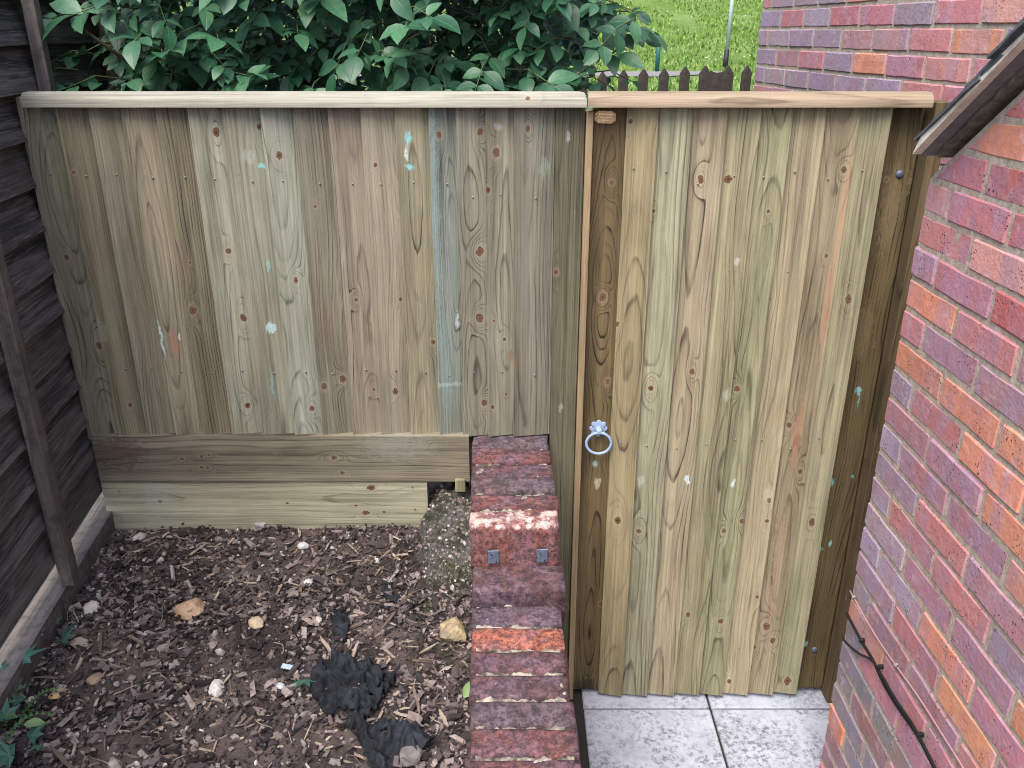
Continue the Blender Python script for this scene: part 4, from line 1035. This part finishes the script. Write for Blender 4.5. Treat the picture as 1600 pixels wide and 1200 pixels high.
for i in range(60):
    x, y = K.uniform(-1.15, -.12), K.uniform(-1.2, -.08)
    if x < -1.19 - .122*y + .08: continue
    a = K.uniform(0, 6.28); L = K.uniform(.03, .09); P_ = []
    for j in range(6):
        P_.append(Vector((x, y, soil_z(x, y) + .008 + .004*K.random()))); a += K.uniform(-.5, .5); x += math.cos(a)*L/5; y += math.sin(a)*L/5
    m_ = tube('t', P_, K.uniform(.0006, .0014), 4); b = len(tw_v); tw_v += [v_.co.copy() for v_ in m_.vertices]; tw_f += [tuple(q+b for q in p_.vertices) for p_ in m_.polygons]; bpy.data.meshes.remove(m_)
tag(kind(obj('twigs', mesh('twigs', tw_v, tw_f, True, M['splinter'])), 'stuff'), 'thin dry twigs and roots lying over the soil bed', 'twigs')
# single stones that stand out
def stone(px, py, wpx, hpx, c, c2, label, seed, cat='stone', flat=.6, name='stone'):
    p = onZ(px, py, .645); zc_ = (p.y+D)*CS + (H-p.z)*SN; rx, ry = wpx/2/F*zc_, hpx/2/F*zc_*1.15
    bm = bmesh.new(); bmesh.ops.create_icosphere(bm, subdivisions=3, radius=1)
    for v_ in bm.verts:
        n = v_.co.normalized(); k_ = 1 + .32*nz(n.x*1.3+seed, n.y*1.3, n.z*1.3) + .16*nz(n.x*3+seed, n.y*3, n.z*3) + .05*nz(n.x*8, n.y*8+seed, n.z*8)
        v_.co = Vector((n.x*rx*k_, n.y*ry*k_, n.z*min(rx, ry)*flat*k_))
    sr = random.Random(seed*17)
    for _ in range(9):
        nn = Vector((sr.gauss(0, 1), sr.gauss(0, 1), sr.gauss(0, .8))).normalized(); lim = sr.uniform(.62, .9)
        for v_ in bm.verts:
            u_ = Vector((v_.co.x/rx, v_.co.y/ry, v_.co.z/(min(rx, ry)*flat))); d_ = u_.dot(nn)
            if d_ > lim: u_ -= nn*(d_-lim)*.92; v_.co = Vector((u_.x*rx, u_.y*ry, u_.z*min(rx, ry)*flat))
    m_ = simple('stone_%d' % seed, c, .75, c2=c2, scale=38, bump=.5, bd=.004)
    z = soil_z(p.x, p.y)
    return tag(obj(name, from_bm(name, bm, seed % 3 == 0, m_), None, (p.x, p.y, z + min(rx, ry)*flat*.75), (0, 0, seed*1.3)), label, cat)
W_, TN, OR, GR = (.55, .50, .46, 1), (.42, .29, .19, 1), (.45, .22, .09, 1), (.26, .24, .24, 1)
stone(297, 955, 46, 38, TN, (.28, .17, .10, 1), 'largest tan flint stone lying near the middle of the soil bed', 1)
stone(708, 990, 46, 40, (.42, .32, .17, 1), (.16, .13, .10, 1), 'knobbly ochre and grey flint against the low wall', 2, flat=.8)
stone(400, 977, 25, 27, (.50, .40, .27, 1), TN, 'rounded yellowish stone right of the largest tan flint', 3)
stone(142, 951, 28, 25, (.48, .38, .30, 1), W_, 'rounded pinkish white stone near the lap fence foot', 4)
stone(338, 1072, 23, 38, (.62, .56, .48, 1), W_, 'upright chalky white stone left of the black fabric', 5)
stone(473, 852, 20, 16, W_, (.40, .40, .42, 1), 'small white flint near the pale gravel board', 6)
stone(409, 823, 22, 20, (.36, .32, .33, 1), (.24, .22, .23, 1), 'smooth grey mauve stone at the foot of the gravel board', 7)
stone(215, 838, 26, 16, W_, (.22, .16, .12, 1), 'white tipped flint in the back left corner of the bed', 8)
stone(152, 863, 18, 18, GR, (.34, .31, .28, 1), 'small round grey stone beside the lap fence gravel board', 9)
stone(102, 925, 17, 27, (.38, .30, .26, 1), W_, 'narrow pale stone touching the lap fence gravel board', 10)
stone(122, 1003, 25, 24, (.27, .20, .15, 1), (.36, .28, .22, 1), 'brown rounded stone beside the ivy leaves', 11)
stone(146, 1056, 22, 28, (.34, .23, .15, 1), (.25, .17, .12, 1), 'orange brown stone right of the ivy', 12)
stone(88, 1078, 28, 22, (.52, .34, .16, 1), (.42, .28, .15, 1), 'flat orange yellow stone near the weeds at lower left', 13, flat=.35)
stone(494, 968, 18, 17, W_, TN, 'white stone above the black fabric scrap', 14)
stone(480, 910, 0.1+17, 15, W_, (.45, .42, .38, 1), 'small jagged white flint in the bare soil patch', 15)
stone(330, 1005, 20, 12, (.24, .18, .17, 1), (.32, .25, .24, 1), 'flat mauve stone just below the largest tan flint', 16)
stone(640, 1180, 44, 34, (.17, .15, .14, 1), (.09, .08, .075, 1), 'dark grey rock under the end of the black fabric', 17, flat=.7)
stone(438, 1068, 16, 17, (.52, .54, .58, 1), GR, 'bluish white pebble left of the black fabric', 18)
stone(458, 1028+20, 14, 14, (.45, .37, .33, 1), TN, 'pinkish pebble beside the ribbed blue scrap', 19)
stone(180, 1190, 20, 26, (.40, .34, .28, 1), (.10, .08, .07, 1), 'speckled white and brown stone at the bottom edge left', 20)
# ribbed pale blue scrap of plastic
p = onZ(449, 1040, .652)
rv, rf = [], []
for i in range(9):
    for j in (0, 1): rv.append((-.014 + .0035*i, -.0065 + .013*j, .0014*(i % 2)))
for i in range(8): rf.append((i*2, i*2+2, i*2+3, i*2+1))
simple('blue_plastic', (.28, .42, .52, 1), .5, c2=(.50, .55, .56, 1), scale=60)
o = tag(obj('plastic_scrap', mesh('plastic_scrap', rv, rf, mat=M['blue_plastic']), None, (p.x, p.y, soil_z(p.x, p.y)+.012), (.1, .08, -.15)), 'ribbed pale blue plastic scrap above the fallen ivy leaf', 'scrap')
sd = o.modifiers.new('thick', 'SOLIDIFY'); sd.thickness = .002
# torn black landscape fabric
def fabric_mat():
    m, T = material('black_fabric'); co = objco(T)
    c = T.mix(T.mapr(T.noise(co, 18., 5., .65), .4, .7), (.005, .006, .008, 1), (.020, .024, .032, 1))
    c = T.mix(T.mapr(T.noise(co, 90., 5., .7), .58, .74, 0, .5), c, (.07, .06, .055, 1))
    finish(T, c, .8, T.bump(T.noise(co, 260., 3., .7), .4, .002)); return m
M['fabric'] = fabric_mat()
def fabric(outline, label, seed, lift=.016, amp=.022):
    """crumpled sheet filling a torn outline given on the soil"""
    pts = [onZ(a, b, .65) for a, b in outline]; x0, x1 = min(p.x for p in pts), max(p.x for p in pts); y0, y1 = min(p.y for p in pts), max(p.y for p in pts)
    st = .0035; nx_, ny_ = int((x1-x0)/st)+1, int((y1-y0)/st)+1; idx = {}; v, f = [], []
    def inside(x, y):
        x += .006*nz(x*90, y*90, seed); y += .006*nz(x*90, y*90, seed+5); c = False; j = len(pts)-1
        for i in range(len(pts)):
            if (pts[i].y > y) != (pts[j].y > y) and x < (pts[j].x-pts[i].x)*(y-pts[i].y)/(pts[j].y-pts[i].y)+pts[i].x: c = not c
            j = i
        return c
    def vid(i, j):
        if (i, j) not in idx:
            x, y = x0+i*st, y0+j*st; e = nz(x*14+seed, y*14) ; r1 = 1-abs(nz(x*26+seed*2+y*14, y*16-x*9, 4))*3.6; r2 = 1-abs(nz(x*46-y*20, y*40+seed, 7))*3.4
            idx[(i, j)] = len(v); v.append((x, y, soil_z(x, y) + lift + amp*(.45*e + .62*max(0, r1)**1.4 + .36*max(0, r2)**1.4) - .008))
        return idx[(i, j)]
    for i in range(nx_):
        for j in range(ny_):
            x, y = x0+(i+.5)*st, y0+(j+.5)*st
            if inside(x, y) and nz(x*45, y*45, seed+2) > -.52: f.append((vid(i, j), vid(i+1, j), vid(i+1, j+1), vid(i, j+1)))
    c = sum(pts, Vector())/len(pts)
    o = obj('fabric_scrap', mesh('fabric_scrap', [Vector(q)-c for q in v], f, True, M['fabric']), None, c)
    s = o.modifiers.new('thick', 'SOLIDIFY'); s.thickness = .0012
    return tag(o, label, 'fabric')
fabric([(484,1052),(506,1036),(548,1030),(592,1042),(606,1060),(578,1088),(572,1110),(548,1118),(508,1114),(488,1088)], 'crumpled black fabric scrap, the larger and rounder piece on the bark', 1, .024, .030)
fabric([(574,1058),(626,1050),(606,1075),(594,1100),(580,1118),(566,1134),(600,1130),(636,1134),(690,1156),(656,1170),(626,1186),(606,1212),(582,1200),(560,1162),(540,1130),(548,1103)], 'long torn strip of black fabric trailing toward the low wall', 2, .022, .028)
fabric([(515,955),(532,945),(545,968),(540,1000),(524,995),(520,975)], 'narrow black fabric tatter standing above the crumpled piece', 3, .016, .02)
fabric([(400,1120),(450,1098),(480,1105),(462,1135),(420,1170),(398,1150)], 'dusty black fabric patch half buried left of the long strip', 4, .004, .012)
fabric([(600,905),(610,898),(614,925),(640,934),(656,938),(640,948),(612,938),(598,925)], 'thin black fabric shred near the mossy concrete', 5, .010, .02)
fabric([(470,950),(492,943),(488,962),(474,965)], 'tiny black fabric flake by the white stone', 6, .006, .01)

# mossy concrete lump under the fence end
def moss_mat():
    m, T = material('mossy_concrete'); co = objco(T)
    c = T.mix(T.mapr(T.noise(co, 50., 6., .7), .35, .65), (.055, .050, .046, 1), (.17, .155, .14, 1))
    c = T.mix(T.mapr(T.noise(co, 130., 5., .7), .56, .66, 0, .95), c, (.55, .51, .44, 1))
    c = T.mix(T.mapr(T.noise(co, 22., 5., .7), .45, .62, 0, .9), c, (.035, .042, .016, 1))
    c = T.mix(T.mapr(T.noise(co, 16., 4., .6), .55, .66, 0, .8), c, (.016, .013, .012, 1))
    finish(T, c, .95, T.bump(T.noise(co, 110., 6., .8), 1., .012)); return m
M['moss'] = moss_mat()
nxx, nyy = 40, 70; v = []
for j in range(nyy+1):
    y = -.52 + .56*j/nyy
    for i in range(nxx+1):
        x = -.262 + .168*i/nxx
        t = max(0, min(1, (y+.46)/.44)); hz = .600 + .150*(t*t*(3-2*t)) + .02*nz(x*14, y*14, 6)
        hz -= .10*max(0, 1-(x+.262+.02*nz(y*20, 3))/.06)**2
        v.append((x+.18, y+.25, hz + .016*nz(x*30, y*30, 2) + .013*nz(x*80, y*80, 5) + .006*nz(x*190, y*190) - .62))
lump = tag(obj('concrete_lump', mesh('concrete_lump', v, grid_faces(nxx, nyy), True, M['moss']), None, (-.18, -.25, .62)), 'rough mossy concrete lump between the pale gravel board and low wall', 'concrete')
av, af = [], []
for i in range(420):
    j = K.randrange(len(v)); o_ = Vector(v[j]); s = K.uniform(.002, .007); b = len(av); R_ = Euler((K.uniform(0, 6), K.uniform(0, 6), 0)).to_matrix()
    av += [o_ + R_ @ Vector((q.x*s*K.uniform(.7, 1.4), q.y*s, q.z*s*K.uniform(.5, .9))) for q in iv]; af += [tuple(q+b for q in fc) for fc in fi]
kind(obj('aggregate', mesh('aggregate', av, af, False, M['pebble']), lump, lump.location), 'stuff')
p = onY(719, 757, -.04)
tag(obj('wood_offcut', box('wood_offcut', -.014, .014, -.012, .012, -.024, .016, wood('offcut', WD(186,174,130,.6), WD(140,128,90,.55), 71., .02, .05, .02, 2., .006, .4), .002), None, p + Vector((0, .01, 0))), 'small square wood offcut wedged under the upper gravel board', 'offcut')
# moss tufts
mv_, mf_ = [], []
for i in range(2200):
    x, y = (K.uniform(-.25, -.10), K.uniform(-.62, -.25)) if i % 3 else (K.gauss(-.12, .025), K.gauss(-.62, .06))
    if x > -.098: continue
    if nz(x*22, y*22, 8) < -.05: continue
    t = max(0, min(1, (y+.46)/.44)); z = max(soil_z(x, y), .615 + .150*(t*t*(3-2*t))+.008); a = K.uniform(0, 6.28); h_ = K.uniform(.003, .009); b = len(mv_)
    mv_ += [(x-.0015*math.cos(a), y-.0015*math.sin(a), z-.003), (x+.0015*math.cos(a), y+.0015*math.sin(a), z-.003), (x+K.uniform(-.004, .004), y+K.uniform(-.004, .004), z+h_)]; mf_.append((b, b+1, b+2))
litter('moss_tuft', [(0, (.03, .045, .012, 1)), (.6, (.06, .085, .022, 1)), (1, (.12, .16, .045, 1))], .9)
tag(kind(obj('moss', mesh('moss', mv_, mf_, mat=M['moss_tuft'])), 'stuff'), 'dark green moss along the foot of the low brick wall', 'moss')

# ivy and weeds at the foot of the lap fence
def ivy_mesh(name, size, mat, seed):
    r = random.Random(seed); tips = [(-100, .55), (-52, .72), (0, 1.0), (50, .72), (102, .5)]; ring = []
    for i, (a, l) in enumerate(tips):
        a = math.radians(a); ring.append((a, l*size*r.uniform(.85, 1.1)))
        if i < 4:
            a2 = math.radians((tips[i][0]+tips[i+1][0])/2); ring.append((a2, .36*size))
    ring = [(math.radians(-170), .16*size)] + ring + [(math.radians(170), .16*size)]
    v = [(0, 0, .0)] + [(l*math.sin(a), l*math.cos(a), -.12*l*l/size + (.03*size if k_ % 2 == 0 else 0)) for k_, (a, l) in enumerate(ring)]
    f = [(0, i+1, i) for i in range(1, len(ring))]
    uv = [(.5, .5)] + [(.5, 1.) if k_ % 2 == 1 else (.8, .7) for k_ in range(len(ring))]
    me = mesh(name, v, f, False, mat); ul_ = me.uv_layers.new(name='UVMap')
    for lp, u in zip(me.loops, ul_.data): u.uv = uv[lp.vertex_index]
    return me
IVM = [ivy_mesh('leaf', .055, M['ivy_leaf'], 1), ivy_mesh('leaf', .048, M['ivy_leaf'], 2), ivy_mesh('leaf', .032, M['ivy_leaf'], 3)]
ivp = onZ(30, 1110, .64)
ivy = thing('ivy_plant', 'green ivy trailing on the soil beside the lap fence gravel board', 'ivy', ivp)
for px, py, z, vi, rz in ((37,1028,.70,0,-1.3),(57,992,.69,2,.3),(4,1046,.70,2,1.),(100,1000,.665,1,-.6),(84,975,.66,2,.2),(108,980,.66,2,-2.),(20,1078,.66,1,.5),(50,1150,.66,1,-.8),(15,1180,.67,0,1.8),(62,1166,.66,2,2.6),(30,1095,.66,2,1.1),(8,1120,.68,1,.3)):
    p = onZ(px, py, z); obj('leaf', IVM[vi], ivy, p, (K.uniform(.2, .6), K.uniform(-.35, .35), rz))
st_ = smooth_pts([onZ(a, b, c) for a, b, c in ((-5,1150,.66),(5,1090,.67),(25,1040,.685),(50,1000,.68),(68,960,.67))], 5)
obj('stem', tube('stem', [p-ivp for p in st_], .0018, 6, M['stem']), ivy, ivp)
fall = onZ(476, 1062, .66)
tag(obj('fallen_leaf', IVM[1].copy(), None, (fall.x, fall.y, soil_z(fall.x, fall.y)+.022), (.35, .2, 2.8)), 'single dark green ivy leaf lying left of the black fabric', 'leaf')
pl = leaf_mesh('fallen_leaf', .045, .025, .25, .2, M['pale_leaf'], 7, 9)
p = onZ(729, 1080, .67); tag(obj('fallen_leaf', pl, None, (p.x-.006, p.y-.012, soil_z(p.x, p.y)+.028), (.9, .5, -.25)), 'yellow green leaf leaning on the left of the low wall', 'leaf')
p = onZ(36, 1130, .67); tag(obj('fallen_leaf', pl, None, (p.x, p.y, soil_z(p.x, p.y)+.03), (.15, .1, -1.5)), 'pale green oval leaf on the weeds at lower left', 'leaf')
# ferny weeds
wp = onZ(5, 1140, .64); wd_ = thing('weed_plant', 'feathery green weed fronds at the lower left corner', 'weed', wp)
leaf_mat('weed_leaf', (.045, .12, .03, 1), (.07, .16, .045, 1), (.12, .2, .08, 1))
for k_ in range(9):
    v, f = [], []; a = K.uniform(-1.2, 1.4); L = K.uniform(.06, .11)
    for j in range(10):
        t = j/9; c = Vector((math.sin(a)*L*t, math.cos(a)*L*t*.6, L*.7*math.sin(t*1.9))); s = Vector((math.cos(a), -math.sin(a), 0))
        for sd_ in (-1, 1):
            b = len(v); l = .020*(1-t*.8)
            v += [c, c + s*sd_*l + Vector((0, .004, .002)), c + s*sd_*l*.6 + Vector((math.sin(a)*.008, math.cos(a)*.008, -.002))]; f.append((b, b+1, b+2))
    me = mesh('frond', v, f, False, M['weed_leaf']); me.uv_layers.new(name='UVMap')
    obj('frond', me, wd_, wp + Vector((K.uniform(-.05, .04), K.uniform(-.06, .06), 0)))
# larger splinters lying loose on the bark
SPL = [((75,1158),(118,1205),6,'long split pale twig at the bottom left of the bed'),((188,985),(224,1003),6,'flat pinkish wood shard left of centre on the bark'),((158,982),(156,1020),5,'upright brown wood shard beside the flat pinkish shard'),((560,1000),(548,1030),5,'short pale shard above the black fabric'),((618,955),(596,982),4,'thin pale splinter above the long black strip'),((645,1062),(655,1108),5,'long grey splinter right of the black fabric'),((686,1105),(700,1130),6,'tan splinter close to the low wall'),((655,1018),(685,1000),4,'forked pale twig below the ochre flint'),((208,1135),(245,1108),5,'light tan stick in the lower left of the bed'),((500,995),(525,1026),6,'blunt tan shard between stones and fabric')]
for (a, b, wpx, lab) in SPL:
    p0, p1 = onZ(*a, .655), onZ(*b, .655); d_ = p1-p0; L = d_.length; wm = wpx/F*1.75
    bm = bmesh.new(); 
    vs = [bm.verts.new(q) for q in box_v(-L/2, L/2, -wm/2, wm/2, -wm*.22, wm*.22)]
    for fc in BOXF: bm.faces.new([vs[i] for i in fc])
    bmesh.ops.subdivide_edges(bm, edges=[e for e in bm.edges if abs(e.verts[0].co.x-e.verts[1].co.x) > .01], cuts=4)
    for v_ in bm.verts:
        tpr = 1 - .6*abs(v_.co.x/(L/2))**3; v_.co.y = v_.co.y*tpr + K.uniform(-.0008, .0008) + .003*nz(v_.co.x*30, wpx); v_.co.z += K.uniform(-.0005, .0005)
    c = (p0+p1)/2
    tag(obj('wood_shard', from_bm('wood_shard', bm, False, M['splinter']), None, (c.x, c.y, soil_z(c.x, c.y)+.016), (0, K.uniform(-.08, .08), math.atan2(d_.y, d_.x))), lab, 'wood shard')
for o in bpy.data.objects:
    if '_rot' in o: del o['_rot']
